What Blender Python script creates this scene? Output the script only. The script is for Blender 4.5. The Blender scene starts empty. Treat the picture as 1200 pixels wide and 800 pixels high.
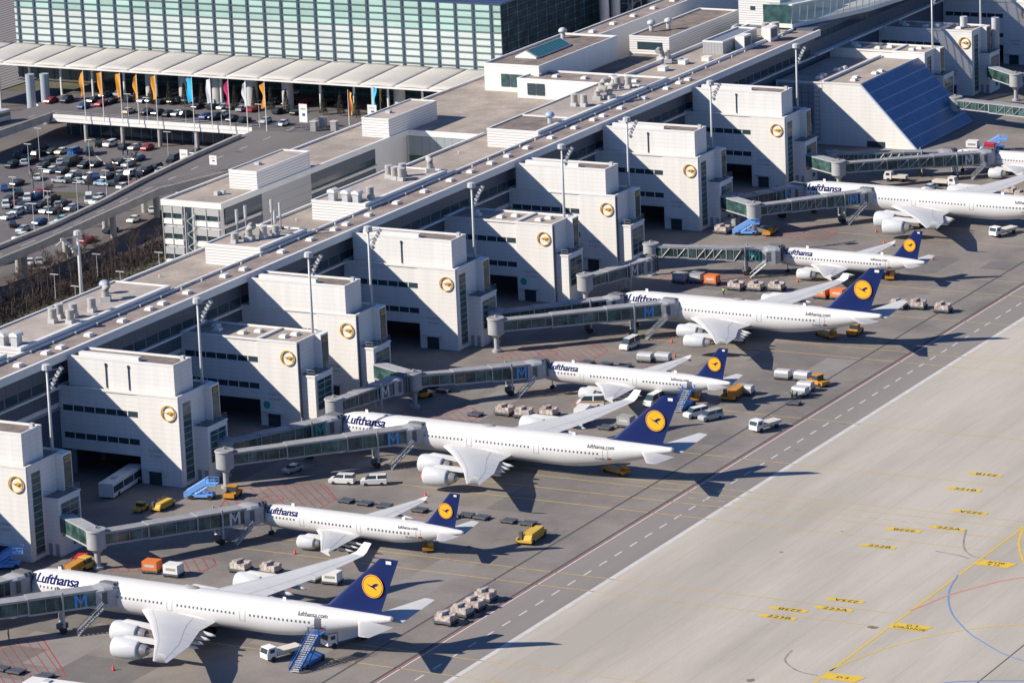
import bpy, math, random
from mathutils import Vector, Matrix
random.seed(7)
R_ = math.radians
S = bpy.context.scene
C = S.collection
# ------------------------------------------------------------ camera
HAZE = 0
cam = bpy.data.cameras.new('camera'); co = bpy.data.objects.new('camera', cam); C.objects.link(co)
PITCH, ROLL, AZ, HGT, FPX = 0.250276303, -0.0427880724, 0.502831559, 220.402902, 4935.63925
_s, _c = math.sin(AZ), math.cos(AZ)
fwd = Vector((_c*math.cos(PITCH), _s*math.cos(PITCH), -math.sin(PITCH)))
rt = Vector((_s, -_c, 0)); up = rt.cross(fwd)
r2 = rt*math.cos(ROLL)+up*math.sin(ROLL); u2 = -rt*math.sin(ROLL)+up*math.cos(ROLL)
co.matrix_world = Matrix(((r2.x, u2.x, -fwd.x, 0), (r2.y, u2.y, -fwd.y, 0), (r2.z, u2.z, -fwd.z, HGT), (0, 0, 0, 1)))
cam.sensor_width = 36; cam.lens = FPX/1200*36; cam.clip_start = 10; cam.clip_end = 8000
S.camera = co
# ------------------------------------------------------------ sky, sun, exposure
w = bpy.data.worlds.new('World'); S.world = w; w.use_nodes = True
nt = w.node_tree; bg = nt.nodes['Background']; sky = nt.nodes.new('ShaderNodeTexSky')
sky.sky_type = 'NISHITA'; sky.sun_disc = False
SD = Vector((-1.0, 1.2, 1.0)).normalized()          # direction towards the sun
sky.sun_elevation = math.asin(SD.z); sky.sun_rotation = math.atan2(SD.x, SD.y)
sky.air_density = 1.0; sky.dust_density = 0.6; sky.ozone_density = 1.6
tint = nt.nodes.new('ShaderNodeVectorMath'); tint.operation = 'MULTIPLY'; tint.inputs[1].default_value = (.42, .64, 1.02)   # deep clear winter sky
nt.links.new(sky.outputs[0], tint.inputs[0]); nt.links.new(tint.outputs[0], bg.inputs[0]); bg.inputs[1].default_value = 0.073
sl = bpy.data.lights.new('sun', 'SUN'); sl.energy = 4.6; sl.angle = R_(0.5); sl.color = (1, .915, .79)
so = bpy.data.objects.new('sun', sl); C.objects.link(so); so.rotation_euler = SD.to_track_quat('Z', 'Y').to_euler()
S.view_settings.view_transform = 'Standard'; S.view_settings.look = 'None'
S.view_settings.exposure = 0.56; S.view_settings.gamma = 1
# ------------------------------------------------------------ materials
MATS = {}
def mat(name, col, rough=.7, metal=0, var=0, vs=.3, col2=None, stripe=None, spec=None, emit=None, trans=None, stretch=None, fine=0, cell=None):
    """principled material; var = noise variation to col2, stripe=(axis,pitch,width,factor) joint lines"""
    if name in MATS: return MATS[name]
    m = bpy.data.materials.new(name); m.use_nodes = True; n = m.node_tree; b = n.nodes['Principled BSDF']
    MATS[name] = m
    b.inputs['Roughness'].default_value = rough; b.inputs['Metallic'].default_value = metal
    if spec is not None: b.inputs['Specular IOR Level'].default_value = spec
    src = None
    rgb = n.nodes.new('ShaderNodeRGB'); rgb.outputs[0].default_value = (*col, 1); src = rgb.outputs[0]
    geo = n.nodes.new('ShaderNodeNewGeometry')
    if var or col2:
        c2 = col2 or tuple(c*(1-var) for c in col)
        mp = n.nodes.new('ShaderNodeMapping'); n.links.new(geo.outputs['Position'], mp.inputs[0])
        if stretch: mp.inputs['Scale'].default_value = stretch
        t = n.nodes.new('ShaderNodeTexNoise'); t.inputs['Scale'].default_value = vs; t.inputs['Detail'].default_value = 6; t.inputs['Roughness'].default_value = .65
        n.links.new(mp.outputs[0], t.inputs[0])
        r = n.nodes.new('ShaderNodeValToRGB'); r.color_ramp.elements[0].position = .38; r.color_ramp.elements[1].position = .62
        n.links.new(t.outputs[0], r.inputs[0])
        mx = n.nodes.new('ShaderNodeMix'); mx.data_type = 'RGBA'; mx.inputs[7].default_value = (*c2, 1)
        n.links.new(r.outputs[0], mx.inputs[0]); n.links.new(src, mx.inputs[6]); src = mx.outputs[2]
    if fine:
        t = n.nodes.new('ShaderNodeTexNoise'); t.inputs['Scale'].default_value = 2.2; t.inputs['Detail'].default_value = 3
        n.links.new(geo.outputs['Position'], t.inputs[0])
        q = n.nodes.new('ShaderNodeMapRange'); q.inputs[1].default_value = .3; q.inputs[2].default_value = .7; q.inputs[3].default_value = 1-fine; q.inputs[4].default_value = 1+fine
        n.links.new(t.outputs[0], q.inputs[0])
        v = n.nodes.new('ShaderNodeVectorMath'); v.operation = 'SCALE'; n.links.new(src, v.inputs[0]); n.links.new(q.outputs[0], v.inputs[3]); src = v.outputs[0]
    if cell:                                                   # pane-by-pane variation: (pitch x, y, z, amount)
        sc = n.nodes.new('ShaderNodeVectorMath'); sc.operation = 'DIVIDE'; sc.inputs[1].default_value = cell[:3]; n.links.new(geo.outputs['Position'], sc.inputs[0])
        fl = n.nodes.new('ShaderNodeVectorMath'); fl.operation = 'FLOOR'; n.links.new(sc.outputs[0], fl.inputs[0])
        wn = n.nodes.new('ShaderNodeTexWhiteNoise'); n.links.new(fl.outputs[0], wn.inputs[0])
        q = n.nodes.new('ShaderNodeMapRange'); q.inputs[3].default_value = 1-cell[3]; q.inputs[4].default_value = 1+cell[3]; n.links.new(wn.outputs[0], q.inputs[0])
        v = n.nodes.new('ShaderNodeVectorMath'); v.operation = 'SCALE'; n.links.new(src, v.inputs[0]); n.links.new(q.outputs[0], v.inputs[3]); src = v.outputs[0]
    for st in (stripe or []):
        ax, pitch, wd, fac = st
        sp = n.nodes.new('ShaderNodeSeparateXYZ'); n.links.new(geo.outputs['Position'], sp.inputs[0])
        md = n.nodes.new('ShaderNodeMath'); md.operation = 'FLOORED_MODULO'; md.inputs[1].default_value = pitch; n.links.new(sp.outputs[ax], md.inputs[0])
        lt = n.nodes.new('ShaderNodeMath'); lt.operation = 'LESS_THAN'; lt.inputs[1].default_value = wd; n.links.new(md.outputs[0], lt.inputs[0])
        q = n.nodes.new('ShaderNodeMapRange'); q.inputs[3].default_value = 1; q.inputs[4].default_value = fac; n.links.new(lt.outputs[0], q.inputs[0])
        v = n.nodes.new('ShaderNodeVectorMath'); v.operation = 'SCALE'; n.links.new(src, v.inputs[0]); n.links.new(q.outputs[0], v.inputs[3]); src = v.outputs[0]
    n.links.new(src, b.inputs['Base Color'])
    if trans: b.inputs['Transmission Weight'].default_value = 0; b.inputs['Alpha'].default_value = trans
    if emit: b.inputs['Emission Color'].default_value = (*col, 1); b.inputs['Emission Strength'].default_value = emit
    return m
M = {}
M['clad'] = mat('white_metal_cladding', (.80, .78, .745), .45, var=.08, vs=.5, stretch=(1.2, 1.2, .07), stripe=[(2, .92, .09, .87), (1, 5.6, .05, .9)])
M['white'] = mat('white_coated_metal', (.77, .755, .725), .5, var=.06, vs=.2)
M['louvre'] = mat('white_louvre_metal', (.74, .73, .71), .5, stripe=[(2, .62, .17, .55)])
M['roof'] = mat('roof_gravel', (.42, .36, .305), .95, col2=(.29, .245, .21), vs=.11, fine=.14, stripe=[(1, 3.1, .10, .86)])
M['roofd'] = mat('dark_roof_gravel', (.24, .195, .165), .95, col2=(.15, .12, .11), vs=.35, fine=.15)
M['roofl'] = mat('pale_roof_membrane', (.46, .40, .35), .9, col2=(.34, .295, .26), vs=.14, fine=.09, stripe=[(1, 2.6, .12, .85)])
M['darkglass'] = mat('dark_blue_glass', (.035, .06, .075), .12, spec=.6)
M['teal'] = mat('teal_glass', (.05, .115, .12), .12, var=.5, vs=.5, spec=.7)
M['greenglass'] = mat('pale_green_glass', (.30, .47, .43), .18, var=.15, vs=.05)
M['slat'] = mat('dark_slat_band', (.10, .125, .165), .55, stripe=[(2, .45, .12, .6), (0, 4.4, .14, .5)])
M['greyslat'] = mat('grey_slat_band', (.42, .42, .42), .6, stripe=[(2, .4, .1, .75)])
M['grey'] = mat('grey_painted_steel', (.36, .36, .37), .5, var=.15, vs=1)
M['lgrey'] = mat('light_grey_steel', (.52, .53, .54), .45, var=.1, vs=.8)
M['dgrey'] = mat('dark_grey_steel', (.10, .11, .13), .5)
M['black'] = mat('black_rubber', (.02, .02, .022), .7)
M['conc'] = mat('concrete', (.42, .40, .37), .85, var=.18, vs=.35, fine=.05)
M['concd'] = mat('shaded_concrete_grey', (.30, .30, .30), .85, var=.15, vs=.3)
M['paint'] = mat('aircraft_white_paint', (.635, .63, .62), .42, spec=.3, var=.05, vs=.12, fine=.015)
M['navy'] = mat('navy_paint', (.008, .02, .105), .4, spec=.25)
M['orange'] = mat('orange_yellow_paint', (.95, .42, .015), .4)
M['yellow'] = mat('yellow_paint', (.62, .39, .05), .6)
M['gold'] = mat('gold_yellow_metal', (.72, .42, .04), .4)
M['wing'] = mat('wing_grey_white_paint', (.56, .565, .57), .45, spec=.3, var=.06, vs=.3)
M['engine'] = mat('engine_grey', (.56, .58, .60), .3, var=.05, vs=.8)
M['metal'] = mat('bare_metal', (.45, .43, .41), .35, metal=.6)
M['solar'] = mat('solar_cell_glass', (.085, .175, .335), .3, spec=.5, var=.12, vs=.4, cell=(1.41, 2.15, 50, .14))
M['solarf'] = mat('solar_frame_metal', (.34, .43, .56), .4)
M['blue'] = mat('blue_painted_steel', (.02, .12, .40), .4)
M['lblue'] = mat('light_blue_painted_steel', (.18, .40, .82), .4)
M['red'] = mat('red_paint', (.55, .03, .04), .45)
M['amber'] = mat('amber_truck_paint', (.60, .27, .035), .45, var=.15, vs=.8)
M['orangebox'] = mat('orange_container', (.72, .19, .045), .5)
M['cartbrown'] = mat('baggage_under_wrap', (.62, .56, .52), .5, col2=(.30, .22, .18), vs=1.3)
M['greenm'] = mat('green_letter_film', (.02, .38, .28), .5)
M['bluem'] = mat('blue_letter_film', (.07, .30, .70), .5)
M['greym'] = mat('white_letter_film', (.60, .62, .64), .5)
M['hivis'] = mat('hi_vis_yellow_cloth', (.55, .85, .05), .8)
M['skin'] = mat('skin', (.45, .28, .2), .6)
M['winglass'] = mat('cabin_window_glass', (.09, .10, .12), .3)
M['lettering'] = mat('navy_lettering', (.012, .018, .10), .9, spec=.05)
M['letgrey'] = mat('grey_lettering', (.06, .065, .08), .9, spec=.05)
M['bark'] = mat('bare_tree_bark', (.10, .068, .058), .95, var=.4, vs=2)
M['twig'] = mat('bare_twigs', (.085, .062, .06), .95, var=.3, vs=2)
M['conifer'] = mat('brown_green_foliage', (.055, .055, .045), .95, var=.5, vs=2)
# ------------------------------------------------------------ mesh helpers
class MB:
    def __init__(s): s.v = []; s.f = []; s.mi = []; s.m = 0
    def add(s, vs, fs, m=None):
        o = len(s.v); s.v += [tuple(v) for v in vs]
        for f in fs: s.f.append(tuple(i+o for i in f)); s.mi.append(s.m if m is None else m)
    def box(s, x0, x1, y0, y1, z0, z1, m=None):
        s.add([(x0,y0,z0),(x1,y0,z0),(x1,y1,z0),(x0,y1,z0),(x0,y0,z1),(x1,y0,z1),(x1,y1,z1),(x0,y1,z1)],
              [(0,3,2,1),(4,5,6,7),(0,1,5,4),(1,2,6,5),(2,3,7,6),(3,0,4,7)], m); return s
    def quad(s, a, b, c, d, m=None): s.add([a,b,c,d], [(0,1,2,3)], m); return s
    def prism(s, pts, z0, z1, m=None):
        n = len(pts); s.add([(x,y,z0) for x,y in pts]+[(x,y,z1) for x,y in pts],
            [tuple(range(n))[::-1], tuple(range(n,2*n))]+[(i,(i+1)%n,(i+1)%n+n,i+n) for i in range(n)], m); return s
    def extr(s, pts, d, m=None):
        """closed 3-D polygon pts extruded by vector d"""
        n = len(pts); d = Vector(d); s.add([tuple(p) for p in pts]+[tuple(Vector(p)+d) for p in pts],
            [tuple(range(n))[::-1], tuple(range(n,2*n))]+[(i,(i+1)%n,(i+1)%n+n,i+n) for i in range(n)], m); return s
    def cyl(s, x, y, z0, z1, r, r1=None, n=16, m=None, cap=True):
        r1 = r if r1 is None else r1
        vs = [(x+r*math.cos(6.28318*i/n), y+r*math.sin(6.28318*i/n), z0) for i in range(n)]+[(x+r1*math.cos(6.28318*i/n), y+r1*math.sin(6.28318*i/n), z1) for i in range(n)]
        fs = [(i,(i+1)%n,(i+1)%n+n,i+n) for i in range(n)]
        if cap: fs += [tuple(range(n))[::-1], tuple(range(n,2*n))]
        s.add(vs, fs, m); return s
    def tube(s, path, r, n=6, m=None, radii=None):
        P = [Vector(p) for p in path]; rings = []
        for i, p in enumerate(P):
            d = (P[min(i+1,len(P)-1)]-P[max(i-1,0)]).normalized()
            a = d.cross(Vector((0,0,1)) if abs(d.z) < .9 else Vector((1,0,0))).normalized(); b = d.cross(a)
            rr = radii[i] if radii else r
            rings.append([p+(a*math.cos(6.28318*k/n)+b*math.sin(6.28318*k/n))*rr for k in range(n)])
        s.loft(rings, m); return s
    def loft(s, rings, m=None, cap=True):
        n = len(rings[0]); vs = [v for r in rings for v in r]; fs = []
        for i in range(len(rings)-1):
            for k in range(n): fs.append((i*n+k, i*n+(k+1)%n, (i+1)*n+(k+1)%n, (i+1)*n+k))
        if cap: fs += [tuple(range(n))[::-1], tuple(range((len(rings)-1)*n, len(rings)*n))]
        s.add(vs, fs, m); return s
    def bar(s, a, b, t, m=None): return s.tube([a, b], t*.7, 4, m)
    def build(s, name, mats, parent=None, smooth=False, loc=None, link=True):
        me = bpy.data.meshes.new(name); me.from_pydata(s.v, [], s.f)
        if not isinstance(mats, (list, tuple)): mats = [mats]
        for m in mats: me.materials.append(m)
        if len(mats) > 1: me.polygons.foreach_set('material_index', s.mi)
        if smooth: me.polygons.foreach_set('use_smooth', [True]*len(me.polygons))
        me.update()
        if smooth == 'auto':
            try: me.set_sharp_from_angle(angle=R_(40))
            except Exception: pass
        o = bpy.data.objects.new(name, me)
        if link: C.objects.link(o)
        if parent: o.parent = parent
        if loc: o.location = loc
        return o
def tag(o, label=None, cat=None, group=None, kind=None):
    if label: o['label'] = label
    if cat: o['category'] = cat
    if group: o['group'] = group
    if kind: o['kind'] = kind
    return o
def empty(name, loc, rz=0):
    o = bpy.data.objects.new(name, None); C.objects.link(o); o.location = loc; o.rotation_euler = (0,0,rz); return o
def copy_tree(o, parent=None):
    c = o.copy(); C.objects.link(c); c.parent = parent
    for ch in list(o.children):
        copy_tree(ch, c)
    return c
def struct(o): o['kind'] = 'structure'; return o
def inst(name, mesh, parent, loc, rz=0):
    o = bpy.data.objects.new(name, mesh); C.objects.link(o); o.parent = parent; o.location = loc; o.rotation_euler = (0,0,rz); return o
def text_mesh(body, size, extrude=.01, bold=.0, center=True):
    cu = bpy.data.curves.new('t', 'FONT'); cu.body = body; cu.size = size; cu.extrude = extrude; cu.offset = bold
    if center: cu.align_x = 'CENTER'; cu.align_y = 'CENTER'
    o = bpy.data.objects.new('t', cu); C.objects.link(o)
    dg = bpy.context.evaluated_depsgraph_get(); me = bpy.data.meshes.new_from_object(o.evaluated_get(dg))
    vs = [tuple(v.co) for v in me.vertices]; fs = [tuple(p.vertices) for p in me.polygons]
    bpy.data.objects.remove(o); bpy.data.curves.remove(cu); bpy.data.meshes.remove(me)
    return vs, fs
# ------------------------------------------------------------ ground
def sheet(name, x0, x1, y0, y1, z, m):
    b = MB(); b.quad((x0,y0,z),(x1,y0,z),(x1,y1,z),(x0,y1,z)); return struct(b.build(name, m))
M['grass'] = mat('winter_grass', (.075, .085, .035), .95, col2=(.13, .105, .075), vs=.12, fine=.3)
M['apronm'] = mat('apron_asphalt_concrete', (.250, .222, .197), .85, col2=(.162, .145, .132), vs=.05, fine=.08, stripe=[(0, 7.5, .07, .9), (1, 7.5, .07, .9)])
M['lane'] = mat('service_road_asphalt', (.252, .226, .206), .85, col2=(.215, .192, .176), vs=.06, fine=.05, stretch=(.1, 1, 1))
M['taxi'] = mat('taxiway_concrete', (.49, .447, .378), .85, col2=(.385, .348, .295), vs=.06, fine=.035, stretch=(.16, 1.0, 1), stripe=[(1, 7.5, .16, .88), (0, 30.0, .14, .93)])
M['lot'] = mat('parking_asphalt', (.15, .135, .135), .9, col2=(.11, .10, .105), vs=.06, fine=.08)
M['road'] = mat('road_asphalt', (.17, .155, .15), .85, var=.15, vs=.1, fine=.05, stretch=(.15, 1, 1))
M['lw'] = mat('white_road_paint', (.62, .60, .57), .7, var=.15, vs=.6)
M['ly'] = mat('yellow_ground_paint', (.62, .43, .10), .7, var=.2, vs=.6)
M['lyb'] = mat('bright_yellow_ground_paint', (.72, .49, .05), .7, var=.1, vs=1)
M['lr'] = mat('red_ground_paint', (.42, .06, .065), .7, var=.3, vs=.8)
M['lrl'] = mat('pale_red_ground_paint', (.72, .25, .20), .7)
M['lb'] = mat('blue_ground_paint', (.14, .28, .50), .7)
M['tar'] = mat('tar_joint', (.075, .075, .08), .8)
M['stain'] = mat('oil_stain', (.15, .135, .125), .8, col2=(.22, .2, .185), vs=.5)
M['tyre_mark'] = mat('tyre_rubber_mark', (.20, .185, .175), .85, col2=(.34, .31, .285), vs=.5)
sheet('ground', -3000, 6000, -3000, 6000, -.25, M['grass'])
sheet('taxiway', 100, 1700, 40, 321.4, 0, M['taxi'])
sheet('service_road', 100, 1700, 321.4, 331.6, 0, M['lane'])
sheet('apron', 100, 1700, 331.6, 466, 0, M['apronm'])
def line(b, pts, w, z, m=None):
    P = [Vector((x, y, 0)) for x, y in pts]
    L = []
    for i, p in enumerate(P):
        d = (P[min(i+1,len(P)-1)]-P[max(i-1,0)]).normalized(); nn = Vector((-d.y, d.x, 0))*w/2
        L.append((p+nn, p-nn))
    for i in range(len(P)-1):
        b.add([(L[i][0].x,L[i][0].y,z),(L[i][1].x,L[i][1].y,z),(L[i+1][1].x,L[i+1][1].y,z),(L[i+1][0].x,L[i+1][0].y,z)], [(0,1,2,3)], m)
def smooth(pts, n=6):
    out = []
    P = [pts[0]]+list(pts)+[pts[-1]]
    for i in range(1, len(P)-2):
        for k in range(n):
            t = k/n; a, b_, c, d = [Vector(P[i+j]) for j in (-1,0,1,2)]
            q = .5*((2*b_)+(c-a)*t+(2*a-5*b_+4*c-d)*t*t+(-a+3*b_-3*c+d)*t**3); out.append((q.x, q.y))
    out.append(tuple(pts[-1])); return out
Z1, Z2, Z3 = .010, .018, .026
b = MB(); line(b, [(100,321.1),(1700,321.1)], 1.0, Z1); struct(b.build('painted_lane_line', M['lw']))
b = MB(); line(b, [(100,331.55),(1700,331.55)], .3, Z1); line(b, [(100,331.85),(1700,331.85)], .22, Z1, 1); line(b, [(100,332.5),(1700,332.5)], .5, Z1, 2)
struct(b.build('painted_apron_boundary', [M['lw'], M['lr'], M['tar']]))
b = MB()
x = 591.9-5.95*80
while x < 1300: line(b, [(x,326.45),(x+2.9,326.45)], .34, Z1); x += 5.95
struct(b.build('painted_centre_dashes', M['lw']))
b = MB(); line(b, [(100,339.9),(1700,339.9)], .45, Z1); line(b, [(420,242),(1000,242)], .25, Z1); struct(b.build('tar_seam', M['tar']))
b = MB(); line(b, [(100,266),(1700,266)], .38, Z2); struct(b.build('painted_taxi_line', M['lyb']))
b = MB()
for x0 in (608.2, 615.5, 653.5, 667.9, 671.6, 691.2, 720.9, 661.0, 766.7, 774.5, 560.5, 568.8, 802, 826, 838, 870, 882):
    ye = 267.5 if x0 in (608.2, 615.5, 653.5) else 252 if x0 > 660 else 270
    y0 = 393
    if abs(x0-661) < .1: y0 = 381
    line(b, [(x0, y0), (x0, ye)], .22, Z1)
for x0 in (664.4, 777):                                      # dashed pair partner
    y = 330
    while y > 278: line(b, [(x0, y), (x0, y-1.5)], .25, Z1); y -= 3
struct(b.build('painted_stand_lines', M['ly']))
b = MB(); line(b, smooth([(584.6,266.1),(588.9,265.3),(595.1,263.5),(601.2,260.9),(606.6,257.9),(611.5,253.9),(615.5,249.5),(617.9,245.9),(621,239)]), .3, Z2)
line(b, smooth([(667.3,265.6),(663.8,264.6),(659.9,263.4),(655.3,261.4),(649.6,258.4),(643,254)]), .4, Z2); struct(b.build('painted_taxi_curve', M['lyb']))
b = MB(); line(b, smooth([(638.9,266.2),(631.8,264.7),(626.5,262.9),(621.4,260.5),(617.5,258.2),(614.1,255.6),(609.8,252.0),(606.9,248.7),(602.8,243.7),(600.5,239.1),(598,233)]), .28, Z3)
line(b, smooth([(578,250.5),(586.4,246.5),(591.5,235.5)]), .38, Z3); struct(b.build('blue_painted_curve', M['lb']))
b = MB(); line(b, smooth([(617.8,266.2),(621.7,265.0),(627.7,263.5),(632.7,261.0),(637.7,258.4),(641.5,255.2),(646,251)]), .34, Z3+.008); struct(b.build('red_painted_curve', M['lrl']))
# ground signs painted on the concrete
def ground_sign(x, y, lines, flip=False, arrow=True):
    L = 6.2; W = 1.45 if arrow else 3.0
    r = empty('ground_sign', (x, y, 0), R_(90) if flip else R_(-90)); struct(r)
    b = MB()
    if arrow: b.add([(-L/2-.9,0,.036),(-L/2,-W/2,.036),(L/2,-W/2,.036),(L/2,W/2,.036),(-L/2,W/2,.036)], [(0,1,2,3,4)])
    else: b.add([(-L/2-.5,-W/2,.036),(L/2-.4,-W/2,.036),(L/2+.3,W/2,.036),(-L/2+.2,W/2,.036)], [(0,1,2,3)])
    if flip and arrow: b.v = [(-p[0],p[1],p[2]) for p in b.v]; b.f = [f[::-1] for f in b.f]
    b.build('painted_panel', M['lyb'], r)
    t = MB()
    for i, s in enumerate(lines):
        vs, fs = text_mesh(s, 1.55 if arrow else 1.25, 0, .015)
        n = len(lines); t.add([(p[0]*(1.35 if arrow else 1.12), p[1]+((n-1)/2-i)*1.3, .05) for p in vs], fs)
    t.build('painted_text', M['black'], r)
for a in [(659.5,284.9,['222B'],1),(663.2,278.0,['222A'],0),(649.0,285.2,['222B'],0),(618.9,278.2,['223A'],1),(614.0,278.1,['223A'],0),
          (611.1,285.1,['223B'],1),(606.7,285.1,['223B'],0),(673.7,278.0,['222A'],1),(696.9,284.4,['221B'],1),(686.6,284.4,['221B'],0),(709.5,277.5,['221A'],0)]:
    ground_sign(a[0], a[1], a[2], a[3])
ground_sign(609.7, 262.6, ['D 3', 'ORANGE'], 0, False); ground_sign(646.7, 262.6, ['D 3', 'BLUE'], 1, False); ground_sign(582.4, 262.8, ['D 3'], 0, False)
# red hatched no-parking zones
def hatch(pts, x0, x1, y0, y1, oval=None, skew=-1.05, pitch=1.75):
    """outline polygon + diagonal hatch clipped to it"""
    b = MB(); n = len(pts)
    for i in range(n): line(b, [pts[i], pts[(i+1)%n]], .22, Z1)
    c = y0-abs(x1-x0)*1.3
    while c < y1+abs(x1-x0)*1.3:
        # line y = c + skew*(x-x0)
        ts = []
        for i in range(n):
            (ax, ay), (bx, by) = pts[i], pts[(i+1)%n]
            fa = ay-c-skew*(ax-x0); fb = by-c-skew*(bx-x0)
            if fa*fb < 0: t = fa/(fa-fb); ts.append((ax+(bx-ax)*t, ay+(by-ay)*t))
        if len(ts) == 2: line(b, ts, .17, Z1+.002)
        c += pitch*1.3
    if oval:
        q = [(oval[0]+2.0*math.cos(a*.3142), oval[1]+2.0*math.sin(a*.3142)) for a in range(21)]; line(b, q, .22, Z1+.004)
    return struct(b.build('red_hatched_marking', M['lr']))
hatch([(648.3,400.7),(648.4,398.1),(641.1,391.2),(634.2,390.8),(629,409),(640,413)], 634, 648, 391, 413, (637,402.5), 1.05)
hatch([(759.6,396.9),(755.1,392.6),(746.4,392.0),(742,412),(753,411)], 744, 760, 392, 412, (749,403.6), 1.05)
hatch([(876,397),(871.3,391.5),(863.1,391.3),(860,404.8),(871,407)], 860, 876, 391, 407, (867,400.5), 1.05)
hatch([(601,392.9),(598.2,390.6),(593.4,390.6),(588,406.5),(598,404)], 586, 601, 390, 407, None, .9)
hatch([(552.5,396.5),(537.4,381.3),(526,381.5),(520,402),(545,403)], 520, 554, 381, 403, None, 1.05)
hatch([(706,398),(702,393.5),(695,393),(690,408),(701,410)], 690, 706, 393, 410, None, 1.05)
hatch([(824,411),(827.5,394),(822,391),(815,391),(811,410)], 811, 828, 391, 411, None, 1.05)
b = MB()
for x, y in [(631.2,386.8),(637.9,371.6),(547.4,372.2),(590,372),(597,376),(741,372),(747,378),(848,374),(796,376),(690,372),(703,377)]:
    line(b, [(x-.9,y-1.3),(x+.9,y-1.3),(x+.9,y+1.3),(x-.9,y+1.3),(x-.9,y-1.3)], .2, Z1); line(b, [(x-.9,y-1.3),(x+.9,y+1.3)], .15, Z1)
struct(b.build('red_painted_boxes', M['lr']))
# repaired slabs of a slightly different grey
b = MB(); b2_ = MB(); rp = random.Random(21)
for k in range(46):
    x = 7.5*rp.randrange(70, 120); y = 7.5*rp.randrange(45, 57)+1.9; w_, d_ = 7.5*rp.choice((1,1,2,3)), 7.5*rp.choice((1,1,2)); (b if k%2 else b2_).quad((x,y,.004),(x+w_,y,.004),(x+w_,y+d_,.004),(x,y+d_,.004))
    b.v, b2_.v = b.v, b2_.v
b.v = [(p[0],p[1],.004+.0001*(i//4)) for i, p in enumerate(b.v)]; b2_.v = [(p[0],p[1],.0075+.00005*(i//4)) for i, p in enumerate(b2_.v)]
struct(b.build('repaired_slabs', mat('newer_slab', (.255,.232,.215), .85, var=.12, vs=.2, fine=.06))); struct(b2_.build('repaired_slabs', mat('older_slab', (.175,.16,.15), .85, var=.15, vs=.2, fine=.06)))
# stains, tyre marks
b = MB(); rs = random.Random(3)
def blob(b, x, y, rx, ry, z, m=None, n=14):
    q = [(x+rx*math.cos(6.283*i/n)*rs.uniform(.6,1.1), y+ry*math.sin(6.283*i/n)*rs.uniform(.6,1.1), z) for i in range(n)]
    b.add(q+[(x,y,z)], [(i,(i+1)%n,n) for i in range(n)], m)
for x, y, rx, ry in [(607.5,268.5,.8,1.2),(598,335,.8,.6),(576,276,.9,.8),(667,334.5,.5,1),(638,346,1.2,5),(630,350,.6,3),(737,345,1.4,5),(745,352,.8,4),(688,335,.3,1),(700,324,.3,1.2),(660,323,.3,1),(720,323.5,.3,1),(640,300,.4,.6),(655,295,.3,.4),(590,352,.6,2),(686,350,.5,3),(704,346,.4,2),(612,360,.5,2),(560,360,.5,2.5),(800,352,.6,3)]+[(px_+rs.uniform(-9,9), py_-rs.uniform(8,42), rs.uniform(.2,.9), rs.uniform(.3,2.4)) for px_, py_ in ((564,409),(617,395),(671,410),(724,394),(775,402),(831,390),(887,411)) for _ in range(9)]:
    blob(b, x, y, rx, ry, .014)
b.build('oil_stain', M['stain']); bpy.data.objects['oil_stain']['kind'] = 'structure'
b = MB()
for pts in ([(663.6,274.8),(657.5,272.8),(652.6,270.6),(649.5,267.8),(649.2,265.4)], [(650,275),(649,270),(648,268)], [(592,276),(587,275),(583,271),(582,267)]):
    line(b, smooth(pts), .35, .014)
for i in range(0):
    pass
struct(b.build('tyre_mark', M['tyre_mark']))
# ------------------------------------------------------------ aircraft
DEL = -0.0135
def fus_profile(ty):
    if ty == 'A346': L, r, cz, tz = 75.3, 3.02, 4.85, 6.95
    elif ty == 'A343': L, r, cz, tz = 63.7, 3.02, 5.0, 7.1
    elif ty == 'A321': L, r, cz, tz = 44.5, 2.15, 3.72, 4.75
    else: L, r, cz, tz = 37.6, 2.15, 3.72, 4.75
    big = r > 2.5; k = r/2.82
    N = [(0, 0.02, -.62), (.25, .40, -.58), (.8, .85, -.50), (1.8, 1.36, -.36), (3.1, 1.85, -.20), (4.6, 2.29, -.08), (6.2, 2.6, -.02), (8.0, 2.78, 0), (9.5, 2.82, 0)]
    st = [(u*(1 if big else .80), rr*k, cz+dz*k*1.3) for u, rr, dz in N]
    tl = 22 if big else 13.5
    st[-1] = (st[-1][0], r, cz); u = st[-1][0]+3
    while u < L-tl: st.append((u, r, cz)); u += 4
    for t in (0, .12, .25, .4, .55, .7, .82, .92, .98, 1):
        rr = r*(1-t**1.55)+(.42 if big else .28)*t**1.55
        top = cz+r-(cz+r-(tz+.45*k))*t**2.2
        st.append((L-tl+t*tl, rr, top-rr))
    return L, r, cz, tz, st
def rad_at(st, u):
    for i in range(len(st)-1):
        if st[i][0] <= u <= st[i+1][0]:
            t = (u-st[i][0])/max(1e-6, st[i+1][0]-st[i][0]); return st[i][1]*(1-t)+st[i+1][1]*t, st[i][2]*(1-t)+st[i+1][2]*t
    return st[-1][1], st[-1][2]
def onfus(st, u, z, off, side=-1):
    r, cz = rad_at(st, u); d = max(-.999, min(.999, (z-cz)/r)); a = math.asin(d)
    return (side*(r+off)*math.cos(a), -u, cz+(r+off)*math.sin(a))
def ribbon_patch(b, st, u0, u1, z0, z1, off, side=-1, n=4, m=None):
    rows = []
    for i in range(n+1):
        z = z0+(z1-z0)*i/n; rows.append([onfus(st, u0, z, off, side), onfus(st, u1, z, off, side)])
    for i in range(n): b.add([rows[i][0], rows[i][1], rows[i+1][1], rows[i+1][0]], [(0,1,2,3)], m)
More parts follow.
